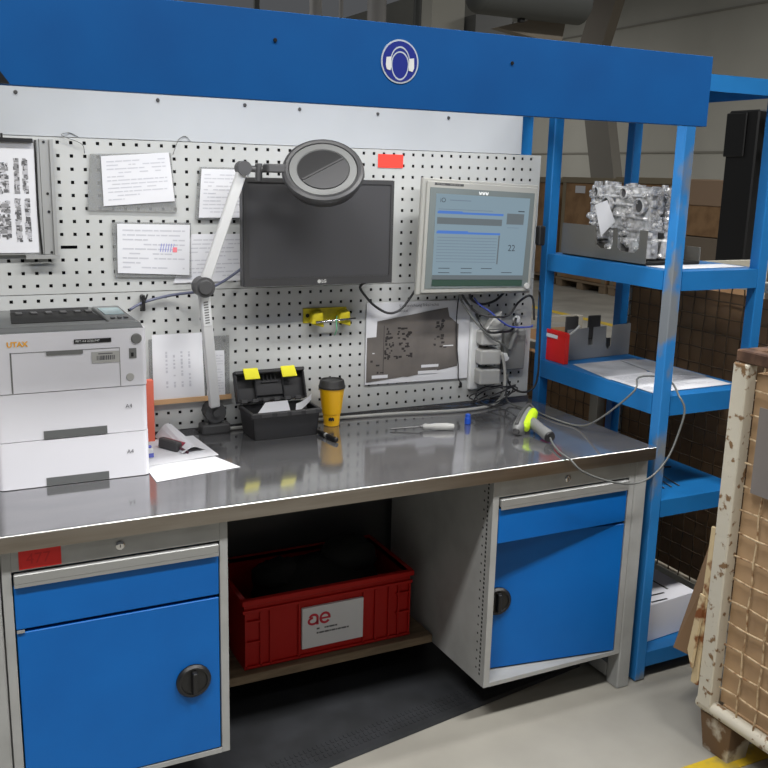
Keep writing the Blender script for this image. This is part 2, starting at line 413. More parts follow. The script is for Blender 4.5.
# ------------------------------------------------------------------ cabinets
def knob_on(parent, x, y, z, nrm=V((0, -1, 0))):
    n = nrm.normalized(); c = V((x, y, z)); side = V((0, 0, 1)).cross(n)
    k = mesh('turn_knob', B().lathe([(0.047, 0), (0.047, 0.006), (0.041, 0.012), (0.036, 0.012), (0.034, 0.008), (0.02, 0.008)], c, n, 40), black, parent, label='round black turn handle')
    a = c + n * 0.009
    b = B(); up = V((0, 0, 1))
    b.hexa([a - side * 0.008 - up * 0.033, a + side * 0.008 - up * 0.033, a + side * 0.008 + up * 0.033, a - side * 0.008 + up * 0.033,
            a - side * 0.006 - up * 0.030 + n * 0.016, a + side * 0.006 - up * 0.030 + n * 0.016, a + side * 0.006 + up * 0.030 + n * 0.016, a - side * 0.006 + up * 0.030 + n * 0.016], 0.002)
    mesh('grip', b, black, k)
def cabinet(x0, x1, zb, label, open_angle=0.0):
    c = base('cabinet', ((x0 + x1) / 2, -0.4, zb), label, 'cabinet', 'cabinets hanging under the worktop')
    F, K = -0.70, -0.04; s = 0.022
    xl, xr = x0 + s, x1 - s
    b = B()
    b.box(x0, x0 + 0.003, F + 0.012, K, zb, 0.832); b.box(x1 - 0.003, x1, F + 0.012, K, zb, 0.832)
    b.box(x0, x1, K, K + 0.003, zb, 0.832)
    b.box(x0, x0 + s, F, F + 0.012, zb, 0.832, 0.001); b.box(x1 - s, x1, F, F + 0.012, zb, 0.832, 0.001)
    b.box(xl, xr, F, F + 0.012, 0.772, 0.832, 0.001)
    b.box(x0 + 0.003, x1 - 0.003, F + 0.004, K, zb, zb + 0.012); b.box(xl, xr, F, F + 0.004, zb, zb + 0.014)
    b.box(x0 + 0.003, x1 - 0.003, F + 0.03, K, 0.822, 0.830)
    b.box(x0 + 0.003, x1 - 0.003, F + 0.06, K, 0.606, 0.612)
    mesh('body', b, grey, c)
    d = mesh('drawer', B().box(xl + 0.003, xr - 0.003, F + 0.001, F + 0.017, 0.621, 0.733, 0.0015).box(xl + 0.01, xr - 0.01, F + 0.02, F + 0.5, 0.63, 0.70), blue, c)
    b = B().box(xl + 0.004, xr - 0.004, F - 0.008, F + 0.012, 0.741, 0.7655, 0.002).box(xl + 0.004, xr - 0.004, F - 0.008, F - 0.005, 0.733, 0.742)
    mesh('handle_strip', b, alu, d, label='pale aluminium grip strip')
    lk = mesh('lock', B().lathe([(0.011, 0), (0.011, 0.004), (0.008, 0.006), (0.004, 0.006)], ((x0 + x1) / 2, F, 0.801), (0, -1, 0), 20), chrome, c)
    mesh('key_slot', B().box((x0 + x1) / 2 - 0.001, (x0 + x1) / 2 + 0.001, F - 0.0068, F - 0.0062, 0.797, 0.805), black, lk)
    # door, hinged at its right edge when it stands open inward
    zd0, zd1 = zb + 0.0175, 0.612
    hx_ = xr - 0.004; w = xr - xl - 0.008
    ca, sa = math.cos(open_angle), math.sin(open_angle)
    def dp(u, t, z): return V((hx_ - u * ca + t * sa * 1.0, F + 0.001 + u * sa + t * ca, z))
    b = B().hexa([dp(w, 0, zd0), dp(0, 0, zd0), dp(0, 0.018, zd0), dp(w, 0.018, zd0), dp(w, 0, zd1), dp(0, 0, zd1), dp(0, 0.018, zd1), dp(w, 0.018, zd1)], 0.0015)
    dr = mesh('door', b, blue, c)
    return c, dr, dp, w
c1, d1, dp1, w1 = cabinet(0.134, 0.689, 0.148, 'grey cabinet with blue drawer and closed blue door, below the printer')
knob_on(d1, 0.590, -0.6995, 0.386)
mesh('hinge_pin', B().box(0.160, 0.178, -0.703, -0.699, 0.613, 0.6195), alu, c1)
c2, d2, dp2, w2 = cabinet(1.519, 2.069, 0.137, 'grey cabinet with blue drawer and ajar blue door, next to the blue shelf', 0.150)
kp = dp2(w2 - 0.050, 0, 0.392); nn = (dp2(0, 0, 0) - dp2(0, 1, 0))
knob_on(d2, kp.x, kp.y, kp.z, nn)
b = B()
for k in range(44):
    z = 0.17 + k * 0.0148
    b.box(1.5186, 1.519, -0.676, -0.669, z, z + 0.008)
    if k % 2: b.box(1.5186, 1.519, -0.655, -0.649, z, z + 0.006)
mesh('slot_row', b, blackm, c2)
t = base('label_tape', (0.222, -0.7014, 0.778), 'red paper label with a handwritten word above the left cabinet drawer', 'label')
b = B().box(0.174, 0.271, -0.7016, -0.7004, 0.776, 0.829); mesh('tape', b, redt, t)
b = B().text('477', (0.190, -0.7018, 0.788), (1, 0, 0), (0, 0, 1), 0.038); mesh('writing', b, redn2, t)

# ------------------------------------------------------------------ low shelf, crate and bag under the bench
mesh('low_shelf', B().box(0.692, 1.516, -0.376, 0.02, 0.140, 0.169, 0.002), woodsh, label='brown board shelf low under the bench holding the red crate', cat='shelf')
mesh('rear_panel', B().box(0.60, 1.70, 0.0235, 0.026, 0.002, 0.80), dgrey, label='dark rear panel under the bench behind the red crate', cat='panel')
CR = base('plastic_crate', (1.14, -0.15, 0.17), 'big red plastic crate with a white logo label under the bench', 'crate')
x0, x1, y0, y1, z0, z1 = 0.842, 1.442, -0.352, -0.01, 0.170, 0.410
b = B().box(x0 + .006, x1 - .006, y0 + .006, y0 + .012, z0, z1).box(x0 + .006, x1 - .006, y1 - .012, y1 - .006, z0, z1)
b.box(x0 + .006, x0 + .012, y0 + .012, y1 - .012, z0, z1).box(x1 - .012, x1 - .006, y0 + .012, y1 - .012, z0, z1).box(x0 + .012, x1 - .012, y0 + .012, y1 - .012, z0, z0 + .006)
mesh('walls', b, redcr, CR)
b = B().box(x0 - .004, x1 + .004, y0 - .006, y0 + .012, z1 - .016, z1 + .002, .002).box(x0 - .004, x1 + .004, y1 - .012, y1 + .004, z1 - .016, z1 + .002, .002)
b.box(x0 - .004, x0 + .012, y0 + .012, y1 - .012, z1 - .016, z1 + .002).box(x1 - .012, x1 + .004, y0 + .012, y1 - .012, z1 - .016, z1 + .002)
b.box(x0, x1, y0 - .001, y0 + .006, z1 - .044, z1 - .034)
mesh('rim', b, redcr, CR)
for xx in (0.848, 0.898, 0.930, 1.028, 1.258, 1.302, 1.352, 1.388, 1.430):
    mesh('rib', B().box(xx, xx + .006, y0 - .001, y0 + .006, z0 + .01, z1 - .045), redcr, CR)
for za, zb_ in ((0.176, 0.184), (0.262, 0.268)):
    b = B()
    if za < .2: b.box(x0 + .004, x1 - .004, y0 - .001, y0 + .006, za, zb_)
    else:
        b.box(x0 + .006, x0 + .060, y0 - .002, y0 + .006, za, zb_); b.box(x1 - .060, x1 - .006, y0 - .002, y0 + .006, za, zb_)
        b.box(x0 + .006, x0 + .060, y0 - .002, y0 + .006, za + .07, zb_ + .07); b.box(x1 - .060, x1 - .006, y0 - .002, y0 + .006, za + .07, zb_ + .07)
    mesh('ledge', b, redcr, CR)
b = B(); b.box(1.040, 1.257, y0 - .0035, y0 + .0055, 0.206, 0.348)
b.m = 1; yl_ = y0 - .0039
def arcs(cx_, cz_, rx, rz, w_, a0, a1): ringstrip(b, ell(cx_, cz_, rx, rz, yl_, math.radians(a0), math.radians(a1)), ell(cx_, cz_, rx - w_, rz - w_, yl_, math.radians(a0), math.radians(a1)))
arcs(1.079, .3085, .018, .0165, .0085, 0, 165); arcs(1.077, .299, .019, .0150, .0080, 90, 360)
b.quad((1.0885, yl_, .284), (1.097, yl_, .284), (1.097, yl_, .3085), (1.0885, yl_, .3085))
arcs(1.119, .304, .020, .0210, .0085, 0, 325); b.quad((1.102, yl_ - .0001, .300), (1.139, yl_ - .0001, .300), (1.139, yl_ - .0001, .307), (1.102, yl_ - .0001, .307))
b.m = 2
rn = random.Random(3)
text_rows(b, wall_rect(1.09, 1.205, 0.247, 0.277, y0 - .004), 2, 0.0, rn, 0, 1, 0, 1, 0.4)
mesh('label_card', b, [paper, M('logo_red', (178, 22, 50), .6), ink2], CR, label='white label card with a red logo')
b = B(); 
b.sphere((1.16, -0.18, 0.33), 0.15, (1.5, 0.85, 0.75), 24); b.sphere((1.28, -0.17, 0.42), 0.09, (1.2, 1, 0.8)); b.sphere((1.03, -0.17, 0.39), 0.08, (1.2, 1, 0.7))
for v in b.bm.verts: v.co += V((random.uniform(-1, 1), random.uniform(-1, 1), random.uniform(-1, 1))) * 0.008
mesh('black_bag', b, blackm, label='crumpled black bag lying inside the red crate', cat='bag')

# floor mat (skewed) with ribbed border
b = B()
fl = lambda x: -0.694 + (x - 0.995) * 0.16
b.hexa([(0.50, fl(0.5), 0.001), (2.05, fl(2.05), 0.001), (2.05, 0.0, 0.001), (0.50, 0.0, 0.001), (0.50, fl(0.5) + .006, 0.012), (2.05, fl(2.05) + .006, 0.012), (2.05, 0, 0.012), (0.50, 0, 0.012)])
for k in range(96):
    x = 0.52 + k * 0.0158
    for r in range(3):
        yy = fl(x) + 0.035 + r * 0.026
        b.box(x, x + 0.007, yy, yy + 0.016, 0.012, 0.0135)
mesh('floor_mat', b, matm, label='black rubber anti-fatigue mat with ribbed edge on the floor', cat='mat')

# ------------------------------------------------------------------ LG monitor
MO = base('monitor', (1.18, -0.08, 1.36), 'switched-off black flat monitor behind the magnifier lamp', 'monitor')
x0, x1, z0, z1 = 0.925, 1.448, 1.362, 1.700
b = B().box(x0, x1, -0.128, -0.092, z0, z1, 0.004); mesh('housing', b, bezel, MO)
b = B().box(x0 + .016, x1 - .014, -0.1295, -0.1275, z0 + .027, z1 - .014); mesh('screen', b, scr, MO)
b = B()
b.box(x0 + .003, x1 - .003, -0.1325, -0.128, z1 - .014, z1 - .001).box(x0 + .003, x0 + .016, -0.1325, -0.128, z0 + .001, z1 - .014).box(x1 - .014, x1 - .003, -0.1325, -0.128, z0 + .001, z1 - .014).box(x0 + .016, x1 - .014, -0.1325, -0.128, z0 + .001, z0 + .027)
mesh('bezel', b, bezel, MO)
b = B(); ringstrip(b, ell(1.180, 1.375, .006, .006, -0.1328), ell(1.180, 1.375, .0, .0, -0.1328)); b.text('LG', (1.188, -0.1328, 1.3705), (1, 0, 0), (0, 0, 1), 0.014, bold=True)
mesh('logo', b, lgrey, MO)
mesh('wall_mount', B().box(1.11, 1.26, -0.0915, -0.001, 1.46, 1.60), dgrey, MO)
mesh('cable', B().tube([(1.375, -0.08, 1.362), (1.375, -0.03, 1.338), (1.399, -0.03, 1.303), (1.434, -0.03, 1.27), (1.486, -0.03, 1.243), (1.533, -0.03, 1.252), (1.572, -0.03, 1.293), (1.594, -0.05, 1.342)], 0.0045), cordd, MO)

# ------------------------------------------------------------------ industrial terminal
TM = base('terminal', (1.78, -0.08, 1.32), 'grey industrial touch terminal with its screen lit, right of the dark monitor', 'terminal')
Q = Patch((1.556, -0.115, 1.312), (2.036, -0.115, 1.305), (2.046, -0.115, 1.694), (1.568, -0.115, 1.712))
b = B(); Q.slab(b, 0, 1, 0, 1, -0.03, -0.012, 0.003); mesh('housing', b, hmif, TM)
b = B(); Q.slab(b, 0.03, 0.985, 0.02, 0.975, -0.012, -0.004, 0.002); mesh('frame', b, hmif, TM)
b = B(); Q.slab(b, 0.055, 0.955, 0.06, 0.925, -0.004, -0.002)
b.m = 1
for k in range(3):
    u = 0.46 + k * 0.028
    b.poly([Q.p(u, 0.905, -.0016), Q.p(u + .007, 0.883, -.0016), Q.p(u + .021, 0.883, -.0016), Q.p(u + .028, 0.905, -.0016), Q.p(u + .022, 0.912, -.0016), Q.p(u + .014, 0.898, -.0016), Q.p(u + .006, 0.912, -.0016)])
mesh('bezel', b, [hmig, signw2], TM)
b = B(); Q.slab(b, 0.09, 0.33, 0.945, 0.965, -0.004, -0.0035); b.m = 1
text_rows(b, Patch(Q.p(.1, .945), Q.p(.32, .945), Q.p(.32, .965), Q.p(.1, .965)), 1, -0.003, random.Random(5), 0.02, .98, .1, .9, .5)
mesh('name_plate', b, [dgrey, mgrey], TM)
b = B(); SQ = Patch(Q.p(0.11, 0.165, -.0015), Q.p(0.90, 0.155, -.0015), Q.p(0.915, 0.875, -.0015), Q.p(0.105, 0.875, -.0015))
SQ.slab(b, 0, 1, 0.0, 1, 0, 0.0004)
o = 0.0008
b.m = 1; SQ.rect(b, 0.02, 0.72, 0.765, 0.79, o); SQ.rect(b, 0.02, 0.70, 0.525, 0.55, o)
b.m = 2; SQ.rect(b, 0.02, 0.71, 0.64, 0.72, o); SQ.rect(b, 0.76, 0.95, 0.665, 0.80, o); SQ.rect(b, 0.685, 0.70, 0.16, 0.52, o)
SQ.rect(b, 0, 1, -0.035, 0.02, o)
b.m = 3; SQ.rect(b, 0, 1, -0.115, -0.04, o)
b.m = 4
b.text('22', SQ.p(0.80, 0.33, o), SQ.p(1, .3) - SQ.p(0, .3), SQ.p(.5, 1) - SQ.p(.5, 0), 0.032)
b.text('iO', SQ.p(0.04, 0.90, o), SQ.p(1, .3) - SQ.p(0, .3), SQ.p(.5, 1) - SQ.p(.5, 0), 0.022)
SQ.rect(b, 0.88, 0.95, 0.825, 0.838, o)
for u, v in ((0.06, .10), (.30, .10), (.52, .10), (0.06, .045), (.30, .045), (.75, .05)): SQ.rect(b, u, u + .12, v, v + .008, o)
b.m = 5
for k in range(9): SQ.rect(b, 0.03, 0.67, 0.18 + k * 0.037, 0.187 + k * 0.037, o)
SQ.rect(b, 0.14, 0.36, 0.925, 0.935, o); SQ.rect(b, 0.77, 0.9, 0.62, 0.626, o); SQ.rect(b, 0.03, 0.6, 0.815, 0.822, o)
b.m = 1; SQ.rect(b, 0.03, 0.28, 0.79, 0.80, o); SQ.rect(b, 0.03, 0.35, 0.55, 0.562, o)
mesh('screen', b, [scr_bg, scr_bl, scr_gr, scr_gn, scr_tx, scr_ln], TM, label='lit screen with blue table headings')
mesh('wall_mount', B().box(1.70, 1.86, -0.094, -0.001, 1.44, 1.60), dgrey, TM)
mesh('latch', B().cyl(Q.p(0.945, 0.07, -.004), Q.p(0.945, 0.07, 0.004), 0.012, 0.010, 16), lgrey, TM)
mesh('side_plug', B().box(2.044, 2.070, -0.13, -0.10, 1.48, 1.55, .004), black, TM)

# ------------------------------------------------------------------ magnifier lamp
MG = base('magnifier_lamp', (0.853, -0.03, ZT), 'grey magnifier lamp on a jointed arm standing in front of the monitor', 'lamp')
b = B().box(0.806, 0.902, -0.058, -0.003, ZT + .0005, 0.906, 0.006, 2); bs = mesh('lamp_base', b, dgrey, MG)
for x in (0.826, 0.882): mesh('bolt', B().cyl((x, -0.04, 0.906), (x, -0.04, 0.910), 0.006, seg=12), mgrey, bs)
mesh('swivel', B().cyl((0.853, -0.03, 0.905), (0.853, -0.03, 0.93), 0.022, 0.018, 20).cyl((0.853, -0.055, 0.945), (0.853, -0.005, 0.945), 0.034, seg=28).cyl((0.853, -0.064, 0.945), (0.853, -0.055, 0.945), 0.012, seg=14), dgrey, MG)
J0, J1, J2 = V((0.849, -0.055, 0.955)), V((0.793, -0.14, 1.370)), V((0.903, -0.20, 1.727))
def bar(b, a, c, w, t, bev=0.003):
    d = (c - a).normalized(); s = V((0, -1, 0)); s = (s - d * s.dot(d)).normalized(); u = d.cross(s)
    b.hexa([a - u * w - s * t, a + u * w - s * t, a + u * w + s * t, a - u * w + s * t, c - u * w - s * t, c + u * w - s * t, c + u * w + s * t, c - u * w + s * t], bev); return b
mesh('lower_arm', bar(B(), J0 + (J1 - J0) * .03, J1 - (J1 - J0) * .04, 0.0165, 0.011), lampg, MG)
b = B(); d = (J1 - J0).normalized(); a = J0 + (J1 - J0) * .70
bar(b, J0 + (J1 - J0) * .70 + V((0, -.0118, 0)), J0 + (J1 - J0) * .92 + V((0, -.0118, 0)), 0.012, 0.0006, 0)
b.m = 1
for k in range(9):
    q = J0 + (J1 - J0) * (.72 + .02 * k) + V((0, -.0128, 0)); bar(b, q, q + d * 0.004, 0.007, 0.0003, 0)
mesh('sticker', b, [signw2, mgrey], MG, label='white sticker strip on the arm')
mesh('elbow', B().cyl(J1 + V((0, .024, 0)), J1 + V((0, -.024, 0)), 0.031, seg=28).cyl(J1 + V((0, -.024, 0)), J1 + V((0, -.030, 0)), 0.024, 0.020, seg=24), dgrey, MG)
bar_b = bar(B(), J1 + (J2 - J1) * .06, J2 - (J2 - J1) * .04, 0.0150, 0.010)
mesh('upper_arm', bar_b, lampg, MG)
b = B().cyl(J2 + V((0, .02, 0)), J2 + V((0, -.02, 0)), 0.021, seg=24)
b.tube([J2 + V((0.01, 0, 0)), J2 + V((0.045, -.01, -.002)), J2 + V((0.11, -.05, 0.0))], 0.010, 10)
b.cyl(J2 + V((0.045, -.012, 0.015)), J2 + V((0.045, -.012, -0.035)), 0.011, seg=14)
b.box(0.955, 1.01, -0.275, -0.225, 1.716, 1.742, .004)
mesh('head_joint', b, dgrey, MG)
n = V((-0.29, -0.68, 0.68)).normalized(); hc = V((1.119, -0.30, 1.722)); ref = V((1, 0, 0.10))
hb = B().lathe([(0.06, -0.050), (0.095, -0.044), (0.112, -0.028), (0.121, -0.008), (0.1235, 0.002), (0.120, 0.012), (0.112, 0.016), (0.104, 0.014), (0.102, 0.009), (0.02, 0.009)], hc, n, 56, ref=ref)
H = mesh('head', hb, lmd, MG)
mesh('ring_plate', B().lathe([(0.1015, 0.0092), (0.1005, 0.0125), (0.080, 0.0125), (0.078, 0.0092)], hc, n, 56, ref=ref, caps=False), lmg, H)
u = (ref - n * ref.dot(n)).normalized(); w = n.cross(u)
tilt = math.radians(16)
uu = u * math.cos(tilt) + w * math.sin(tilt); ww = n.cross(uu)
if ww.z < 0: ww = -ww
pts_up = [hc + uu * (0.076 * math.cos(a)) + ww * (0.076 * math.sin(a)) + n * 0.0095 for a in [PI * i / 30 for i in range(31)]]
mesh('lens', B().prism(pts_up, n * 0.001), black, H)
pts_dn = [hc + uu * (0.076 * math.cos(a)) + ww * (0.076 * math.sin(a)) + n * 0.0095 for a in [PI + PI * i / 30 for i in range(31)]]
b = B().prism(pts_dn, n * 0.0035)
b.hexa([hc - uu * .074 - ww * .003 + n * .0095, hc + uu * .074 - ww * .003 + n * .0095, hc + uu * .074 + ww * .003 + n * .0095, hc - uu * .074 + ww * .003 + n * .0095,
        hc - uu * .074 - ww * .003 + n * .016, hc + uu * .074 - ww * .003 + n * .016, hc + uu * .074 + ww * .003 + n * .016, hc - uu * .074 + ww * .003 + n * .016])
mesh('lens_cover', b, lmd, H)
b = B().tube([(0.592, -0.030, 1.292), (0.636, -0.022, 1.312), (0.721, -0.022, 1.331), (0.800, -0.10, 1.35), (0.80, -0.115, 1.352), (0.89, -0.04, 1.374), (0.961, -0.03, 1.417), (0.99, -0.05, 1.44)], 0.0045)
lc = mesh('cable', b, cordb, MG, label='bluish cable tied to the pegboard')
b = B().box(0.630, 0.640, -0.030, -0.001, 1.285, 1.335, .002).tube([(0.626, -.028, 1.335), (0.636, -.03, 1.315), (0.648, -.028, 1.338)], .003)
mesh('cable_tie', b, black, lc, label='black cable tie')

# ------------------------------------------------------------------ papers on the pegboard
rn = random.Random(11)
def pouch(name, quad, pap, label, rows, extra=None, cat='document'):
    cxp = sum(q[0] for q in quad) / 4; zb = min(q[2] for q in quad)
    t = base(name, (cxp, -0.004, zb), label, cat)
    if quad:
        b = B(); Pq = Patch(*quad); Pq.slab(b, 0, 1, 0, 1, -0.0015, 0.0055)
        mesh('sleeve', b, pouchm, t, label='clear plastic sleeve')
    Pp = Patch(*pap); b = B(); Pp.slab(b, 0, 1, 0, 1, 0, 0.001); b.m = 1
    text_rows(b, Pp, rows, 0.0014, rn, th=0.3)
    if extra: extra(b, Pp)
    mesh('sheet', b, [paper, ink, inkblue, inkpink], t, label='white printed sheet')
    return t
def W(x, z, y=-0.006): return (x, y, z)
tA = pouch('document_pouch', [W(.482, 1.593, -.004), W(.750, 1.588, -.004), W(.736, 1.767, -.004), W(.497, 1.757, -.004)], [W(.529, 1.605, -.0105), W(.744, 1.622, -.0105), W(.729, 1.768, -.0105), W(.526, 1.751, -.0105)],
      'clear sleeve with a tilted white sheet at the top left of the pegboard', 11)
mesh('wire_hook', B().tube([(.480, -.012, 1.757), (.472, -.012, 1.785), (.418, -.010, 1.806), (.440, .0, 1.815), (.465, -.001, 1.805)], .0012, 5), mgrey, tA)
mesh('wire_hook', B().tube([(.742, -.012, 1.762), (.752, -.012, 1.79), (.765, -.003, 1.81), (.785, .0, 1.818), (.80, -.001, 1.804)], .0012, 5), mgrey, tA)
pouch('document_pouch', [W(.808, 1.567), W(.985, 1.567), W(.985, 1.728), W(.826, 1.728)], [W(.818, 1.572, -.0125), W(.975, 1.572, -.0125), W(.975, 1.722, -.0125), W(.830, 1.722, -.0125)], 'white sheet in a sleeve behind the upper lamp arm, above its neighbour', 11)
def handnote(b, P):
    b.m = 2
    for k in range(6):
        u = .58 + k * .035; b.quad(P.p(u, .45, .0016), P.p(u + .008, .45, .0016), P.p(u + .028, .62, .0016), P.p(u + .02, .62, .0016))
    b.m = 3; P.rect(b, .76, .82, .45, .55, .0018)
pouch('document_pouch', [W(.555, 1.392, -.004), W(.792, 1.384, -.004), W(.794, 1.556, -.004), W(.553, 1.558, -.004)], [W(.563, 1.404, -.0105), W(.785, 1.392, -.0105), W(.790, 1.549, -.0105), W(.566, 1.553, -.0105)],
      'white sheet with a blue handwritten note in a sleeve left of the lamp arm', 9, handnote)
t = base('document_sheet', (.86, -.005, 1.365), 'bare white printed sheet behind the lamp elbow beside the monitor', 'document')
Pp = Patch(W(.735, 1.366, -.003), W(.975, 1.370, -.003), W(.976, 1.520, -.003), W(.797, 1.520, -.003)); b = B(); Pp.slab(b, 0, 1, 0, 1, 0, .001); b.m = 1; text_rows(b, Pp, 10, .0014, rn, th=.3); mesh('sheet', b, [paper, ink], t)
t = base('clip_board', (.78, -.006, .980), 'two white sheets on a wood-edged board left of the lamp base', 'document')
mesh('board', B().box(.652, .914, -.009, -.001, .982, 1.190), pouchm, t)
mesh('wood_strip', B().box(.650, .918, -.016, -.0095, .978, .994), woodf, t)
Pp = Patch(W(.661, .992, -.010), W(.829, .992, -.010), W(.822, 1.205, -.010), W(.661, 1.205, -.010)); b = B(); Pp.slab(b, 0, 1, 0, 1, 0, .001)
b.m = 1
for k in range(4):
    for r in range(10):
        if rn.random() > .2: Pp.rect(b, .25 + k * .15, .29 + k * .15, .18 + r * .058, .18 + r * .058 + rn.uniform(.02, .05), .0014)
mesh('sheet', b, [paper, ink], t)
Pp = Patch(W(.836, .990, -.013), W(.897, .990, -.013), W(.895, 1.143, -.013), W(.836, 1.145, -.013)); b = B(); Pp.slab(b, 0, 1, 0, 1, 0, .001); b.m = 1; text_rows(b, Pp, 14, .0014, rn, th=.3); mesh('sheet', b, [paper, ink], t)

# wall chart in a metal holder at the left
t = base('chart_holder', (.23, -.02, 1.456), 'metal holder with a black-and-white printed chart at the far left of the pegboard', 'chart')
b = B().box(.05, .352, -.016, -.002, 1.464, 1.792).box(.353, .386, -.016, -.002, 1.464, 1.794, .001).box(.381, .391, -.022, -.0165, 1.464, 1.794)
b.box(.30, .394, -.030, -.0165, 1.452, 1.463)
mesh('holder', b, alu, t)
mesh('clip_rail', B().box(.05, .335, -.030, -.0165, 1.782, 1.794).box(.25, .256, -.030, -.018, 1.794, 1.806), black, t)
for x, z in ((.366, 1.786), (.370, 1.640), (.371, 1.588), (.373, 1.470)): mesh('screw', B().cyl((x, -.0162, z), (x, -.0175, z), .004, seg=10), black, t)
Pp = wall_rect(.06, .338, 1.470, 1.782, -.0175); b = B(); Pp.slab(b, 0, 1, 0, 1, 0, .001)
b.m = 1
rr = random.Random(4)
for (u0, u1, v0, v1) in ((.60, .74, .53, .82), (.79, .845, .54, .86), (.87, .93, .54, .86), (.60, .74, .12, .48), (.78, .845, .10, .50), (.87, .935, .10, .50), (.2, .5, .5, .8), (.2, .5, .1, .45)):
    for k in range(90):
        a = rr.uniform(u0, u1 - .015); c = rr.uniform(v0, v1 - .01); b.m = 1 + rr.randint(0, 2)
        Pp.rect(b, a, min(u1, a + rr.uniform(.01, .05)), c, min(v1, c + rr.uniform(.006, .035)), .0013 + k * 1e-5)
mesh('chart_sheet', b, [paper, M('print_grey', (128, 128, 130), .8), M('print_dark', (84, 84, 86), .8), M('print_pale', (168, 168, 172), .8)], t)
mesh('chart_frame_edge', B().tube([(.343, -.020, 1.790), (.341, -.020, 1.60), (.346, -.020, 1.466)], .003, 6), black, t)

mesh('red_note', B().box(1.447, 1.543, -.0025, -.0008, 1.741, 1.786), redn, label='small red paper note between the two monitors at the top of the pegboard', cat='note')

# parts chart with dark plastic sheet
t = base('parts_chart', (1.62, -.005, .978), 'white framed board with a dark parts drawing below the terminal', 'chart')
Pp = Patch((1.413, -.003, .983), (1.839, -.003, .977), (1.841, -.003, 1.274), (1.414, -.003, 1.278)); b = B(); Pp.slab(b, 0, 1, 0, 1, 0, .003)
b.m = 1
Pp.slab(b, .0, 1, .0, .004, .003, .0035)
b.text('51. Vorrichtung links/rechts', Pp.p(.30, .935, .0034), (1, 0, 0), (0, 0, 1), .0145); b.text('Artikel', Pp.p(.30, .875, .0034), (1, 0, 0), (0, 0, 1), .013)
mesh('board', b, [paper, ink2], t)
b = B()
out = [(.01, .03), (.01, .58), (.095, .585), (.10, .775), (.77, .915), (.79, .80), (.885, .70), (.89, .17), (.40, .07), (.36, .075)]
b.prism([Pp.p(u, v, .0036) for u, v in out], Pp.n * .001)
b.m = 1
rd = random.Random(8)
for (u0, u1, v0, v1, nn_) in ((.17, .27, .25, .70, 26), (.28, .42, .38, .70, 24), (.62, .75, .62, .78, 12), (.62, .80, .40, .58, 10), (.18, .46, .30, .36, 8), (.03, .16, .12, .30, 4)):
    for k in range(nn_):
        a = rd.uniform(u0, u1 - .02); c = rd.uniform(v0, v1 - .02); Pp.rect(b, a, a + rd.uniform(.012, .034), c, c + rd.uniform(.012, .035), .0049 + k * 1e-5)
Pp.rect(b, .162, .167, .12, .72, .005)
b.m = 2
for (u, v, w_, h_) in ((.06, .075, .15, .04), (.53, .175, .17, .035), (.50, .095, .19, .04), (.06, .38, .02, .012), (.74, .43, .10, .012)): Pp.rect(b, u, u + w_, v, v + h_, .0052)
mesh('drawing_sheet', b, [darkpl, darkin, paper], t, label='dark grey printed sheet')

# yellow tool holder
t = base('tool_holder', (1.265, -.02, 1.21), 'yellow metal clip holder fixed on the pegboard under the dark monitor', 'tool holder')
b = B().box(1.176, 1.338, -.004, -.0005, 1.217, 1.268, .001); mesh('plate', b, yelh, t)
for xa in (1.215, 1.315):
    b = B().hexa([(xa - .02, -.035, 1.218), (xa + .022, -.045, 1.205), (xa + .026, -.005, 1.210), (xa - .02, -.005, 1.222), (xa - .012, -.030, 1.250), (xa + .020, -.040, 1.256), (xa + .024, -.005, 1.262), (xa - .012, -.005, 1.258)], .003)
    mesh('clip', b, yelh, t)
mesh('pin', B().cyl((1.205, -.047, 1.226), (1.352, -.047, 1.233), .004, seg=10), chrome, t)
mesh('tag', B().tube([(1.281, -.05, 1.245), (1.278, -.052, 1.225), (1.281, -.05, 1.200), (1.282, -.03, 1.175)], .0015, 6), M('green_cord', (90, 190, 140), .5), t)
mesh('hole', B().cyl((1.192, -.0042, 1.243), (1.192, -.0046, 1.243), .007, seg=14), black, t)

# ------------------------------------------------------------------ power blocks and cable tangle at the right end
t = base('power_strip', (1.91, -.02, .94), 'pale power strip with stacked plug adapters under the terminal', 'power strip')
mesh('strip', B().box(1.842, 1.880, -.02, -.001, .935, 1.19, .003), signw2, t)
for za, zb_ in ((1.112, 1.164), (1.038, 1.094), (.962, 1.020)):
    mesh('plug_adapter', B().hexa([(1.853, -.075, za), (1.943, -.075, za - .003), (1.955, -.004, za - .003), (1.86, -.021, za), (1.853, -.075, zb_), (1.943, -.075, zb_ - .003), (1.955, -.004, zb_ - .003), (1.86, -.021, zb_)], .005), lgrey, t)
mesh('plug', B().hexa([(1.884, -.05, 1.166), (1.945, -.05, 1.164), (1.955, -.012, 1.164), (1.89, -.012, 1.166), (1.925, -.05, 1.215), (1.955, -.05, 1.234), (1.965, -.012, 1.234), (1.93, -.012, 1.215)], .003), lgrey, t)
t = base('junction_box', (2.03, -.02, 1.0), 'flat grey junction box at the right edge of the pegboard', 'junction box')
mesh('box', B().box(1.985, 2.083, -.028, -.001, 1.0, 1.155, .004), mgrey, t)
mesh('gland', B().cyl((1.976, -.055, 1.058), (1.976, -.03, 1.058), .016, .013, 18), signw2, t)
mesh('conduit', B().cyl((2.0, -.04, 1.085), (2.03, -.04, 1.165), .009, seg=12), mgrey, t)
mesh('cable_grommet', B().lathe([(.014, 0), (.016, .012), (.010, .016)], (2.046, -.001, 1.191), (0, -1, 0), 18), signw2, P2, label='white round cable grommet')
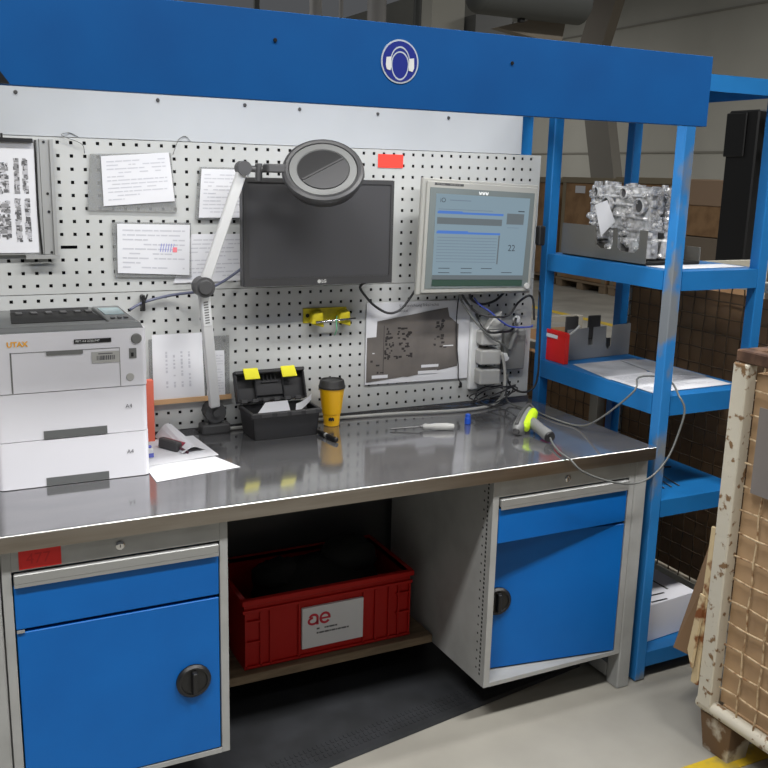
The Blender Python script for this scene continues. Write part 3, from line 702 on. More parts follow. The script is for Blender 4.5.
cab = [('black power cable sagging under the right half of the terminal', [(1.775, -.06, 1.318), (1.775, -.055, 1.296), (1.833, -.06, 1.235), (1.908, -.08, 1.217), (1.979, -.06, 1.221), (2.021, -.05, 1.261), (2.065, -.05, 1.286), (2.089, -.05, 1.27), (2.099, -.05, 1.193)], .0045, cordd),
       ('dark cable running diagonally down to the plug adapters', [(1.76, -.07, 1.318), (1.76, -.06, 1.291), (1.801, -.06, 1.235), (1.838, -.08, 1.185), (1.884, -.088, 1.145), (1.948, -.088, 1.107), (1.977, -.075, 1.065)], .004, cordm),
       ('blue data cable under the terminal', [(1.82, -.06, 1.29), (1.838, -.07, 1.265), (1.883, -.07, 1.238), (1.938, -.07, 1.198), (1.993, -.06, 1.173), (2.075, -.06, 1.169), (2.10, -.04, 1.17)], .0032, cordbl),
       ('dark cable hanging down the right edge of the pegboard', [(2.085, -.09, 1.31), (2.106, -.07, 1.272), (2.113, -.07, 1.195), (2.118, -.07, 1.078), (2.118, -.07, .981), (2.100, -.07, .931), (2.049, -.07, .92), (1.992, -.07, .952), (1.950, -.085, 1.033)], .004, cordd),
       ('short black cable loop directly under the terminal', [(1.807, -.05, 1.318), (1.815, -.045, 1.286), (1.86, -.045, 1.262), (1.924, -.045, 1.274), (1.972, -.05, 1.318)], .005, black),
       ('black cable across the topmost plug adapter', [(1.85, -.03, 1.225), (1.865, -.085, 1.168), (1.93, -.09, 1.163), (2.0, -.05, 1.16), (2.03, -.03, 1.2)], .005, black),
       ('thin dark cord with a weighted tip hanging over the parts chart', [(1.782, -.05, 1.318), (1.780, -.02, 1.292), (1.778, -.014, 1.166), (1.793, -.014, 1.033), (1.796, -.014, .984), (1.806, -.014, .965)], .0022, cordd)]
for i, (lb, pts, r, m_) in enumerate(cab):
    o = mesh('cable', B().tube(pts, r), m_, label=lb, cat='cable', group='cables around the terminal')
    if i == 6: mesh('tip', B().lathe([(.003, 0), (.006, .4), (.004, 1)], (1.806, -.014, .968), (.004, 0, -.022), 10), black, o)
b = B().tube([(1.932, -.09, 1.085), (1.948, -.085, 1.046), (1.961, -.08, .984), (1.957, -.08, .925), (1.940, -.06, .884), (1.849, -.09, .880), (1.721, -.089, .880), (1.535, -.055, .880), (1.343, -.036, .880), (1.20, -.03, .880), (1.0, -.028, .880), (.903, -.03, .880)], .006)
mesh('power_cable', b, cord, label='pale grey cable running along the back of the worktop', cat='cable')
b = B()
for k in range(4):
    a0 = k * .8; pts = [(1.93 + (.075 + .01 * k) * math.cos(a), -.055 + .035 * math.sin(a), .911 + .03 * math.sin(a + k) + .004 * k) for a in [a0 + 2 * PI * i / 14 for i in range(13)]]
    b.tube(pts, .0028, 6)
b.tube([(1.86, -.06, .885), (1.78, -.05, .879), (1.72, -.03, .879), (1.62, -.025, .879)], .0028, 6)
mesh('cable_coil', b, cordd, label='loose coil of thin dark cable lying below the plug adapters', cat='cable')

# ------------------------------------------------------------------ printer
PR = base('printer', (.36, -.21, ZT), 'white laser printer with two paper trays on the worktop', 'printer')
xa, xb, ya, yb = .160, .560, -.392, -.035
def rbox(b, x0, x1, y0, y1, z0, z1, r=.016, top=None):
    pts = []
    for (cx_, cy_, a0) in ((x1 - r, y0 + r, -PI / 2), (x1 - r, y1 - r, 0), (x0 + r, y1 - r, PI / 2), (x0 + r, y0 + r, PI)):
        for k in range(6): a = a0 + PI / 2 * k / 5; pts.append((cx_ + r * math.cos(a), cy_ + r * math.sin(a), z0))
    b.prism(pts, (0, 0, z1 - z0)); return b
t1 = mesh('paper_tray', rbox(B(), xa, xb, ya, yb, ZT + .002, 1.0035), prw, PR)
t2 = mesh('paper_tray', rbox(B(), xa + .001, xb - .001, ya + .001, yb, 1.0055, 1.1340), prw, PR)
for tr, z in ((t1, ZT + .002), (t2, 1.0055)):
    mesh('pull_recess', B().box(.281, .446, ya - .0015, ya + .01, z + .001, z + .023), prg, tr, label='dark grip recess')
    b = B(); b.text('A4', (.497, ya - .0012, z + .068), (1, 0, 0), (0, 0, 1), .016); mesh('size_mark', b, ink2, tr)
b = rbox(B(), xa, xb, ya, yb, 1.1360, 1.294, .014)
bd = mesh('body', b, prw, PR)
# top cover, output slot, control panel
b = B().box(xa + .004, xb - .006, -.36, yb - .004, 1.294, 1.306, .004)
b.hexa([(xa + .004, ya + .004, 1.294), (xb - .006, ya + .004, 1.294), (xb - .006, -.358, 1.294), (xa + .004, -.358, 1.294), (xa + .006, ya + .012, 1.298), (xb - .008, ya + .012, 1.298), (xb - .008, -.358, 1.304), (xa + .006, -.358, 1.304)])
tc_ = mesh('top_cover', b, prg, PR)
b = B().hexa([(.225, -.300, 1.3065), (.468, -.300, 1.3065), (.455, -.10, 1.3065), (.240, -.10, 1.3065), (.225, -.300, 1.3075), (.468, -.300, 1.3075), (.455, -.10, 1.3075), (.240, -.10, 1.3075)])
mesh('output_slot', b, blackm, tc_, label='black paper output slot')
b = B()
for x in (.25, .29, .33, .37, .41, .44): b.box(x, x + .018, -.16, -.13, 1.308, 1.313, .001)
b.box(.24, .455, -.112, -.108, 1.308, 1.317)
mesh('roller', b, dgrey, tc_)
b = B().hexa([(.468, -.34, 1.304), (.544, -.34, 1.304), (.544, -.10, 1.304), (.462, -.10, 1.304), (.470, -.335, 1.310), (.542, -.335, 1.310), (.542, -.11, 1.318), (.466, -.11, 1.318)], .002)
cp_ = mesh('control_panel', b, prg, PR)
b = B().hexa([(.478, -.25, 1.310), (.532, -.25, 1.310), (.532, -.15, 1.314), (.474, -.15, 1.314), (.478, -.25, 1.3145), (.532, -.25, 1.3145), (.532, -.15, 1.3185), (.474, -.15, 1.3185)])
mesh('display', b, tealg, cp_)
b = B()
for x in (.482, .500, .518): b.box(x, x + .011, -.318, -.300, 1.3115, 1.315, .001)
mesh('button', b, dgrey, cp_)
y = ya - .0006
b = B()
b.box(.208, .212, y, ya + .002, 1.137, 1.245).box(.209, .487, y, ya + .002, 1.243, 1.2445).box(.486, .4875, y, ya + .002, 1.137, 1.244)
mesh('door_gap', b, mgrey, bd)
mesh('door_grip', B().box(.298, .391, y - .001, ya + .002, 1.233, 1.244), mgrey, bd)
b = B(); b.text('UTAX', (.202, y - .0004, 1.2605), (1, 0, 0), (0, 0, 1), .019, bold=True); mesh('brand_mark', b, orange, bd)
b = B().box(.369, .466, y - .0006, y, 1.2605, 1.2720); b.m = 1; b.text('PRT-A4 2020-P47', (.373, y - .0008, 1.2637), (1, 0, 0), (0, 0, 1), .0085); mesh('name_strip', b, [black, signw2], bd)
b = B().box(.413, .486, y - .0006, y, 1.205, 1.2355); b.m = 1
xk = .426
rb_ = random.Random(2)
while xk < .474:
    wv = rb_.choice((.0012, .002, .003)); b.box(xk, xk + wv, y - .0010, y - .0007, 1.2125, 1.2245); xk += wv + rb_.choice((.0012, .002))
b.box(.43, .468, y - .0010, y - .0007, 1.2285, 1.231)
mesh('barcode_label', b, [lgrey, ink2], bd, label='grey barcode sticker')
mesh('power_button', B().lathe([(.0145, 0), (.0145, .0025), (.012, .004)], (.533, ya + .001, 1.266), (0, -1, 0), 28), mgrey, bd)
b = B().box(.512, .532, y - .0003, ya + .002, 1.212, 1.240); b.m = 1; b.box(.517, .524, y - .001, y - .0004, 1.217, 1.228); mesh('usb_port', b, [mgrey, black], bd)
mesh('release_button', B().lathe([(.011, 0), (.011, .0012), (.009, .002)], (.513, ya + .0005, 1.160), (0, -1, 0), 24), lgrey, bd)
mesh('folder', B().box(.585, .648, -.075, -.055, ZT + .001, 1.075, .002), orred, label='orange-red folder standing upright behind the printer', cat='folder')

# ------------------------------------------------------------------ small things on the worktop
zz = ZT + .0012
def flat(name, pts, z, th, mats, label, cat, rows=0, group=None):
    Pp = Patch(*[(p[0], p[1], z) for p in pts]); b = B(); Pp.slab(b, 0, 1, 0, 1, 0, th)
    if rows: b.m = 1; text_rows(b, Pp, rows, th + .0003, rn)
    return mesh(name, b, mats, label=label, cat=cat, group=group)
flat('paper_sheet', [(.56, -.468), (.815, -.425), (.776, -.296), (.56, -.318)], zz, .0008, [paper], 'blank white sheet lying nearest the front edge beside the printer', 'paper')
flat('paper_sheet', [(.555, -.325), (.790, -.290), (.775, -.055), (.56, -.060)], zz + .0012, .0010, [paper], 'white sheet lying flat under the black marker by the printer', 'paper')
t = base('booklet', (.71, -.17, zz + .003), 'curled open white booklet lying on a sheet beside the printer', 'paper')
b = B(); prev = None
P0 = [V((.690, -.245, 0)), V((.765, -.225, 0)), V((.745, -.035, 0)), V((.655, -.035, 0))]
for k in range(9):
    a = k / 8; zc = zz + .0032 + .042 * math.sin(PI * min(1, a * 1.05)) ** 1.1
    l = P0[0].lerp(P0[3], 0.15 + .85 * a) if False else P0[3].lerp(P0[2], a); m2 = P0[0].lerp(P0[1], a)
    cur = (V((l.x, l.y, zc)), V((m2.x, m2.y, zz + .0032 + (zc - zz - .0032) * .35)))
    if prev: b.hexa([prev[1], cur[1], cur[0], prev[0], prev[1] + V((0, 0, .001)), cur[1] + V((0, 0, .001)), cur[0] + V((0, 0, .001)), prev[0] + V((0, 0, .001))])
    prev = cur
mesh('pages', b, paper, t)
t = base('marker', (.665, -.20, zz + .003), 'stubby black and crimson cutter beside the printer', 'knife')
a0, a1 = V((.648, -.145, .893)), V((.690, -.215, .889))
mesh('handle', bar(B(), a0, a1, .016, .012, .004), dgrey, t)
mesh('grip', bar(B(), a0 + V((.010, .01, .004)), a1 + V((.014, .01, .004)), .006, .0125, .002), crimson, t)
mesh('blade', bar(B(), a1, a1 + (a1 - a0).normalized() * .035 + V((0, 0, -.008)), .004, .003, .001), purple, t)
t = base('correction_roller', (.60, -.27, zz + .002), 'small blue and white bottle standing beside the printer', 'bottle')
mesh('bottle', B().box(.578, .601, -.255, -.240, zz + .0014, .908, .003), signw2, t)
mesh('label_band', B().box(.5775, .6015, -.2555, -.2395, .880, .893), inkblue, t)
mesh('cap', B().box(.582, .597, -.252, -.243, .908, .916, .002), inkblue, t)

# tool box
tbm = M('tool_box_plastic', (44, 44, 46), .5)
TB = base('tool_box', (1.045, -.12, ZT), 'open black tool box with yellow latches on the worktop', 'tool box')
x0, x1, y0, y1 = .942, 1.158, -.178, -.066
def wallq(b, p, q, zlo, zhi, dx, fl_):   # slanted wall from p to q (bottom), flared outward fl_
    d = V(dx)
    b.hexa([(p[0], p[1], zlo), (q[0], q[1], zlo), V((q[0], q[1], zlo)) + d, V((p[0], p[1], zlo)) + d,
            V((p[0], p[1], zhi)) + V(fl_[0]), V((q[0], q[1], zhi)) + V(fl_[1]), V((q[0], q[1], zhi)) + V(fl_[1]) + d, V((p[0], p[1], zhi)) + V(fl_[0]) + d])
b = B(); zl, zh = ZT + .001, .964; f = .012
wallq(b, (x0, y0), (x1, y0), zl, zh, (0, .004, 0), ((-f, -f, 0), (f * .4, -f, 0)))
wallq(b, (x0, y1), (x1, y1), zl, zh, (0, .004, 0), ((-f, f * .3, 0), (f * .4, f * .3, 0)))
wallq(b, (x0, y0), (x0, y1), zl, zh, (.004, 0, 0), ((-f, -f, 0), (-f, f * .3, 0)))
wallq(b, (x1 - .004, y0), (x1 - .004, y1), zl, zh, (.004, 0, 0), ((f * .4, -f, 0), (f * .4, f * .3, 0)))
b.box(x0, x1, y0, y1, zl, zl + .004)
mesh('tub', b, tbm, TB)
b = B().box(x0 - .016, x1 + .010, y0 - .020, y0 - .006, .951, .966, .002).box(x0 - .016, x0 - .004, y0 - .006, y1 + .004, .951, .966, .002).box(x1 - .002, x1 + .010, y0 - .006, y1 + .004, .951, .966, .002)
mesh('rim', b, tbm, TB)
for x in (.960, 1.012, 1.060, 1.110): mesh('latch_pad', B().box(x, x + .034, y0 - .0225, y0 - .0205, .953, .964), dgrey, TB)
# lid leaning back: local frame u (x), s (up the lid), n (towards the viewer)
Lo = V((.918, -.058, .970)); su = V((0, .035, .098)).normalized(); ln = V((0, -su.z, su.y))
def lp(u, s_, n_): return Lo + V((u, 0, 0)) + su * s_ + ln * n_
def lbox(b, u0, u1, s0, s1, n0, n1, bev=.002):
    return b.hexa([lp(u0, s0, n0), lp(u1, s0, n0), lp(u1, s1, n0), lp(u0, s1, n0), lp(u0, s0, n1), lp(u1, s0, n1), lp(u1, s1, n1), lp(u0, s1, n1)], bev)
b = B(); lbox(b, 0, .243, 0, .098, 0, .004); lbox(b, 0, .243, .092, .104, 0, .034); lbox(b, 0, .006, 0, .098, .004, .028); lbox(b, .237, .243, 0, .098, .004, .028); lbox(b, 0, .243, 0, .006, .004, .018)
lid = mesh('lid', b, tbm, TB)
b = B(); lbox(b, .072, .165, .018, .070, .004, .012); lbox(b, .068, .072, .01, .078, .004, .018); lbox(b, .165, .169, .01, .078, .004, .018); lbox(b, .09, .15, .060, .066, .012, .018)
for k in range(4): lbox(b, .098 + k * .014, .101 + k * .014, .066, .088, .004, .016)
mesh('lid_rib', b, tbm, lid)
for k in range(6): mesh('hinge', lbox(B(), .014 + k * .038, .036 + k * .038, -.004, .010, .006, .020), dgrey, TB)
for u0 in (.030, .160):
    mesh('latch', B().hexa([lp(u0, .072, .036), lp(u0 + .052, .072, .036), lp(u0 + .046, .109, .0355), lp(u0 - .004, .109, .0355), lp(u0, .073, .040), lp(u0 + .052, .073, .040), lp(u0 + .046, .110, .0395), lp(u0 - .004, .110, .0395)], .0015), yell, TB, label='bright yellow latch')
b = B().hexa([(.950, -.165, .947), (1.07, -.168, .951), (1.09, -.085, .972), (1.01, -.09, .972), (.950, -.165, .949), (1.07, -.168, .953), (1.09, -.085, .974), (1.01, -.09, .974)])
mesh('paper_scrap', b, paper, label='white folded paper lying in the open tool box', cat='paper')
prev = None; b = B()
for k in range(8):
    a = k / 7; q = (V((1.085 + .055 * a, -.17, .953 + .038 * a ** 1.6)), V((1.115 + .055 * a, -.10, .963 + .030 * a ** 1.6)))
    if prev: b.hexa([prev[0], q[0], q[1], prev[1], prev[0] + V((0, 0, .001)), q[0] + V((0, 0, .001)), q[1] + V((0, 0, .001)), prev[1] + V((0, 0, .001))])
    prev = q
mesh('paper_scrap', b, paper, label='curled strip of white paper at the right end of the tool box', cat='paper')
t = base('hand_tool', (1.10, -.115, .895), 'dark hand tool leaning out at the right end of the open tool box', 'tool')
mesh('shaft', B().cyl((1.03, -.095, .893), (1.10, -.10, .925), .005, seg=10), dgrey, t)
mesh('grip', B().lathe([(.007, 0), (.0105, .15), (.009, .5), (.0105, .9), (.007, 1)], (1.10, -.10, .925), (.052, -.004, .024), 14), dgrey, t)

# cup
CU = base('coffee_cup', (1.250, -.087, ZT), 'yellow coffee cup with a dark grey lid right of the tool box', 'cup')
b = B().lathe([(.0255, .0008), (.0265, .002), (.0300, .042), (.0325, .044), (.0425, .130), (.043, .132)], (1.250, -.087, ZT), (0, 0, 1), 40)
b.m = 1
for k, a in enumerate((-.28, -.16, -.04, .08, .2)):
    an = math.radians(-113) + a; r_ = .0292
    b.box(1.250 + r_ * math.cos(an) - .002, 1.250 + r_ * math.cos(an) + .002, -.087 + r_ * math.sin(an) - .002, -.087 + r_ * math.sin(an) + .001, ZT + .022 + .003 * (k % 2), ZT + .032 + .002 * (k % 2))
mesh('cup_body', b, [yel, darkin], CU)
LID = M('cup_lid_grey', (46, 45, 44), .5)
mesh('cup_lid', B().lathe([(.0435, .1315), (.0462, .133), (.0462, .139), (.0440, .142), (.0415, .157), (.0385, .161), (.035, .161), (.034, .157), (.01, .157)], (1.250, -.087, ZT), (0, 0, 1), 40), LID, CU)
# felt pen
t = base('felt_pen', (1.175, -.23, ZT + .008), 'black felt pen lying in front of the tool box', 'pen')
a0, a1 = V((1.163, -.172, ZT + .0085)), V((1.180, -.292, ZT + .0085))
mesh('barrel', B().lathe([(.004, 0), (.0075, .06), (.0075, .60)], a0, a1 - a0, 14), black, t)
mesh('band', B().lathe([(.0077, .42), (.0077, .52)], a0, a1 - a0, 14), lgrey, t)
mesh('cap', B().lathe([(.0082, .60), (.0082, .98), (.006, 1.0)], a0, a1 - a0, 14), black, t)
# screwdriver
t = base('screwdriver', (1.5, -.25, ZT + .01), 'screwdriver with a pale grey handle lying on the worktop below the parts chart', 'screwdriver')
a0, a1, a2 = V((1.405, -.228, ZT + .006)), V((1.512, -.262, ZT + .013)), V((1.612, -.300, ZT + .013))
mesh('blade', B().lathe([(.0020, 0), (.0034, .08), (.0034, .9), (.006, .92), (.006, 1)], a0, a1 - a0, 10), M('tool_steel', (110, 110, 110), .4, .6), t)
mesh('handle', B().lathe([(.007, 0), (.011, .08), (.009, .2), (.012, .4), (.0125, .8), (.009, 1.0)], a1, a2 - a1, 16), lgrey, t)
t = base('glue_cap', (1.700, -.247, ZT), 'small blue plastic cap standing on the worktop right of the screwdriver', 'cap')
mesh('cap', B().lathe([(.011, .001), (.011, .022), (.009, .024), (.009, .034), (.006, .037)], (1.700, -.247, ZT), (0, 0, 1), 18), bluep, t)

# barcode scanner
SC = base('barcode_scanner', (1.82, -.42, ZT), 'grey and lime handheld barcode scanner lying on the worktop', 'scanner')
sa, sb = V((1.776, -.440, ZT + .022)), V((1.872, -.362, ZT + .058))
sd = sb - sa; up_ = V((0, 0, 1))
b = B().lathe([(.012, -.10), (.020, -.04), (.0245, .10), (.026, .35), (.027, .65), (.025, .92), (.018, 1.06), (.008, 1.10)], sa, sd, 28, ref=(0, 0, 1), sx=.82)
mesh('head', b, mgrey, SC)
off = V((.011, -.019, -.001))
b = B().lathe([(.008, .14), (.018, .20), (.0235, .50), (.0240, .80), (.020, .97), (.008, 1.03)], sa + off, sd, 28, ref=(0, 0, 1), sx=.75)
mesh('lime_panel', b, lime, SC, label='lime yellow shell')
mesh('bumper', B().tube([sa + V((-.008, -.004, .020)), sa + sd * .5 + V((-.014, -.008, .026)), sb + V((-.004, -.004, .024)), sb + V((.016, -.012, .008))], .006, 8), dgrey, SC)
hcn = sa - sd * .10; ax = -sd.normalized()
b = B().lathe([(.016, 0), (.0195, .25), (.018, .6), (.020, .9), (.018, 1)], V((1.846, -.405, ZT + .040)), V((-.0205, -.1475, -.018)), 20)
mesh('handle', b, mgrey, SC)
mesh('handle_end', B().lathe([(.019, 0), (.016, 1)], V((1.8255, -.5525, ZT + .0216)), V((-.0008, -.007, -.001)), 20), black, SC)
mesh('lens_window', B().lathe([(.012, 0), (.010, 1)], hcn, ax * .003, 24), black, SC)
b = B().tube([(1.823, -.560, ZT + .020), (1.805, -.60, ZT + .012), (1.778, -.672, ZT + .008), (1.765, -.742, ZT + .006), (1.795, -.765, .845), (1.898, -.765, .80), (2.009, -.765, .777), (2.082, -.765, .793), (2.140, -.765, .844), (2.178, -.762, .918), (2.202, -.758, .999), (2.196, -.73, 1.045), (2.232, -.66, 1.066), (2.235, -.60, 1.075), (2.140, -.60, 1.080), (2.100, -.632, 1.047), (2.060, -.574, .969), (2.035, -.50, .905), (2.035, -.423, ZT + .006), (2.017, -.33, ZT + .006), (2.018, -.203, ZT + .006), (2.000, -.098, ZT + .006), (1.985, -.06, .90), (1.965, -.09, 1.0)], .0034, 8)
mesh('cord', b, cordm, SC, label='long looping grey cord')

# ------------------------------------------------------------------ blue shelf unit
SH = base('shelf_unit', (2.35, -.34, 0), 'tall blue steel shelf unit right of the workbench', 'shelf')
X0, X1, Y0, Y1, pw = 2.160, 2.580, -.692, .018, .042
for i, (x, y) in enumerate(((X0, Y0), (X1 - pw, Y0), (X0, Y1 - pw), (X1 - pw, Y1 - pw))):
    mesh('post', B().box(x, x + pw, y, y + pw, 0.004, 2.04, .003), worn if i == 0 else bluesh, SH)
g = .0008
for zt, lp_ in ((2.046, .05), (1.440, .062), (1.030, .066), (.668, .06), (.107, .055)):
    b = B(); e = pw + g
    b.box(X0 + e, X1 - e, Y0 + .004, Y1 - .004, zt - .004, zt); b.box(X0 + .004, X0 + e, Y0 + e, Y1 - e, zt - .004, zt); b.box(X1 - e, X1 - .004, Y0 + e, Y1 - e, zt - .004, zt)
    b.box(X0 + e, X1 - e, Y0 + .001, Y0 + .004, zt - lp_, zt); b.box(X0 + e, X1 - e, Y1 - .004, Y1 - .001, zt - lp_, zt)
    b.box(X0 + .001, X0 + .004, Y0 + e, Y1 - e, zt - lp_, zt); b.box(X1 - .004, X1 - .001, Y0 + e, Y1 - e, zt - lp_, zt)
    mesh('shelf_board', b, bluesh, SH)

# shelf at 1.44: fixture tray and two castings
t = base('fixture_tray', (2.36, -.28, 1.442), 'grey sheet steel tray holding the castings on the upper shelf', 'tray')
b = B().box(2.205, 2.445, -.515, -.06, 1.4425, 1.452)
mesh('base_plate', b, blackm, t)
b = B().prism([(2.200, y_, z_) for y_, z_ in ((-.055, 1.446), (-.055, 1.558), (-.245, 1.558), (-.255, 1.492), (-.28, 1.482), (-.335, 1.482), (-.345, 1.500), (-.345, 1.558), (-.363, 1.558), (-.366, 1.492), (-.39, 1.480), (-.46, 1.480), (-.478, 1.495), (-.480, 1.558), (-.515, 1.558), (-.515, 1.446))], (.0045, 0, 0)).box(2.443, 2.4475, -.515, -.055, 1.446, 1.50).box(2.2045, 2.443, -.059, -.055, 1.446, 1.53)
mesh('side_wall', b, traym, t)
def casting(cx0, cx1, cy0, cy1, z0, z1, seed, label):
    r = random.Random(seed)
    t = base('cylinder_head_casting', ((cx0 + cx1) / 2, (cy0 + cy1) / 2, z0), label, 'metal part', 'aluminium castings on the upper shelf')
    h = z1 - z0; b = B()
    # stepped block with feet
    b.box(cx0 + .012, cx1 - .012, cy0 + .012, cy1 - .012, z0 + .04, z1 - .012, .004)
    b.box(cx0 - .010, cx1 - .012, cy0 + .004, cy0 + .085, z0, z0 + .07, .006); b.box(cx0 - .010, cx1 - .012, cy0 + .13, cy0 + .20, z0, z0 + .07, .006)
    for k in range(14):
        yy = r.uniform(cy0 + .01, cy0 + .08) + (.12 if k % 2 else 0); zz_ = r.uniform(z0 + .01, z0 + .07); b.lathe([(.010, 0), (.009, .7), (.005, .72), (.005, .98)], (cx0 - .008, yy, zz_), (-.012, 0, 0), 9)
    b.box(cx0 + .02, cx1 - .02, cy1 - .03, cy1 - .004, z0 + .08, z1 - .02, .003)
    # bosses on the -X face and the -Y face
    for k in range(64):
        yy = r.uniform(cy0 + .015, cy1 - .015); zz_ = r.uniform(z0 + .045, z1 - .01); rad = r.uniform(.006, .014); L_ = r.uniform(.008, .024)
        b.lathe([(rad * 1.15, 0), (rad, .7), (rad * .55, .72), (rad * .5, .98)], (cx0 + .014, yy, zz_), (-L_, r.uniform(-.004, .004), r.uniform(-.004, .006)), 9)
    for k in range(26):
        xx = r.uniform(cx0 + .015, cx1 - .015); zz_ = r.uniform(z0 + .02, z1 - .01); rad = r.uniform(.006, .013); L_ = r.uniform(.006, .020)
        b.lathe([(rad * 1.15, 0), (rad, .7), (rad * .55, .72), (rad * .5, .98)], (xx, cy0 + .014, zz_), (r.uniform(-.004, .004), -L_, r.uniform(-.004, .004)), 9)
    for k in range(5):
        zz_ = z0 + .06 + k * (h - .08) / 4.5
        b.tube([(cx0 + .010, cy0 + .02, zz_), (cx0 + .004, (cy0 + cy1) / 2, zz_ + r.uniform(-.015, .015)), (cx0 + .010, cy1 - .02, zz_ + r.uniform(-.01, .01))], .006, 7, 3)
        b.box(cx0 + .01, cx1 - .01, cy0 + .003, cy0 + .014, zz_, zz_ + .007, .001)
    for k in range(8):
        xx = r.uniform(cx0 + .02, cx1 - .02); yy = r.uniform(cy0 + .02, cy1 - .02); b.cyl((xx, yy, z1 - .014), (xx, yy, z1 - .014 + r.uniform(.006, .02)), r.uniform(.008, .016), seg=12)
    mesh('block', b, alucast, t)
    for (fy, fz, rad) in ((.18, .86, .016), (.62, .86, .016), (.36, .70, .022), (.86, .70, .022)):
        c = V((cx0 - .006, cy1 - (cy1 - cy0) * fy, z0 + h * fz))
        p = mesh('port', B().lathe([(rad * 1.25, 0), (rad * 1.25, .016), (rad, .018), (rad * .95, .004)], c + V((.012, 0, 0)), (-1, 0, 0), 22, caps=False), alucast, t)
        mesh('bore', B().lathe([(rad * .97, 0), (rad * .97, .001)], c + V((.004, 0, 0)), (-1, 0, 0), 20), dgrey, p)
    return t
casting(2.245, 2.315, -.470, -.125, 1.4535, 1.712, 1, 'shiny aluminium casting with a white tag, left on the upper shelf')
casting(2.325, 2.395, -.470, -.135, 1.4535, 1.706, 2, 'shiny ribbed aluminium casting right of the tagged one on the upper shelf')
b = B()
Tq = Patch((2.182, -.303, 1.526), (2.182, -.371, 1.579), (2.182, -.321, 1.651), (2.182, -.258, 1.632)); Tq.slab(b, 0, 1, 0, 1, 0, .001)
mesh('paper_tag', b, paper, label='white paper tag hanging tilted on the left casting', cat='tag')
flat('paper_sheet', [(2.21, -.63), (2.545, -.625), (2.550, -.525), (2.20, -.525)], 1.4412, .001, [paper], 'white sheet lying at the front of the upper shelf', 'paper')

# shelf at 1.03: slotted rack with red bin, papers
t = base('slotted_rack', (2.42, -.03, 1.031), 'grey slotted steel rack with notched front on the middle shelf', 'rack')
b = B(); yy = -.085
def fp(x, z, sk=.10): return (x, yy + (x - 2.235) * sk, z)
outl = [(2.235, 1.032), (2.575, 1.032), (2.575, 1.158), (2.475, 1.156), (2.472, 1.075), (2.455, 1.060), (2.444, 1.075), (2.44, 1.156), (2.372, 1.154), (2.370, 1.085), (2.345, 1.085), (2.345, 1.155), (2.235, 1.152)]
b.prism([fp(x, z) for x, z in outl], (0, .003, 0))
mesh('front_plate', b, rackm, t)
b = B().box(2.235, 2.495, -.03, -.027, 1.032, 1.10)
mesh('rear_plate', b, rackm, t)
b = B().box(2.235, 2.495, -.045, -.030, 1.032, 1.036); mesh('base_strip', b, rackm, t)
for xa_ in (2.262, 2.372):
    mesh('tab', B().box(xa_, xa_ + .062, -.034, -.0305, 1.10, 1.195, .003), dgrey, t)
t = base('red_bin', (2.2, -.075, 1.031), 'small red plastic bin with a white label at the end of the slotted rack', 'bin')
b = B().box(2.184, 2.204, -.138, -.135, 1.0315, 1.150).box(2.184, 2.204, -.012, -.009, 1.0315, 1.150).box(2.184, 2.187, -.135, -.012, 1.0315, 1.150).box(2.201, 2.204, -.135, -.012, 1.0315, 1.150).box(2.187, 2.201, -.135, -.012, 1.0315, 1.036)
b.box(2.181, 2.1835, -.140, -.007, 1.140, 1.152)
mesh('bin_body', b, redbin, t)
mesh('bin_label', B().box(2.1800, 2.1808, -.095, -.025, 1.122, 1.136), paper, t)
mesh('bin_handle', B().tube([(2.196, -.148, 1.148), (2.206, -.165, 1.165), (2.218, -.175, 1.185)], .004, 7), lgrey, t)
rn = random.Random(21)
flat('paper_sheet', [(2.170, -.42), (2.330, -.47), (2.535, -.14), (2.22, -.15)], 1.0312, .0012, [paperg, ink2], 'greyish printed sheet nearest the red bin on the middle shelf', 'paper', 0)
flat('paper_sheet', [(2.170, -.640), (2.540, -.630), (2.540, -.36), (2.178, -.38)], 1.0326, .0012, [paper, ink], 'white printed sheet at the front of the middle shelf', 'paper', 14)
flat('paper_sheet', [(2.40, -.40), (2.550, -.50), (2.553, -.18), (2.44, -.16)], 1.0340, .0012, [paperg, ink2], 'grey sheet at the right edge of the middle shelf', 'paper', 0)

# shelf at .668: bent wire tools
t = base('wire_hanger', (2.4, -.4, .669), 'bent wire tools lying on the lower shelf behind the post', 'wire')
b = B().tube([(2.24, -.45, .672), (2.36, -.40, .674), (2.50, -.42, .672)], .003, 6).tube([(2.26, -.30, .673), (2.40, -.27, .675), (2.50, -.26, .673)], .003, 6)
for k in range(5): b.tube([(2.23 + .035 * k, -.60, .671), (2.25 + .035 * k, -.50, .672)], .002, 5, 0)
mesh('wire', b, dgrey, t)
mesh('hook', B().tube([(2.46, -.33, .675), (2.44, -.34, .69), (2.46, -.37, .70), (2.50, -.38, .70)], .004, 7), chrome, t)
# bottom shelf: carton
t = base('white_carton', (2.38, -.46, .108), 'white carton with dark slots on the bottom shelf', 'box')
b = B().hexa([(2.215, -.640, .1085), (2.49, -.615, .1085), (2.49, -.25, .1085), (2.215, -.25, .1085), (2.215, -.640, .252), (2.49, -.615, .252), (2.49, -.25, .252), (2.215, -.25, .252)], .002)
mesh('box', b, prw, t)
b = B().box(2.29, 2.37, -.582, -.574, .2523, .2530).box(2.27, 2.345, -.625, -.617, .2523, .2530).box(2.40, 2.408, -.56, -.48, .2523, .2530)
mesh('slot', b, black, t)
mesh('black_tray', B().box(2.23, 2.48, -.60, -.22, .2535, .257).box(2.26, 2.45, -.33, -.23, .258, .31, .02), blackm, label='dark tray lying on the white carton', cat='tray') if False else None

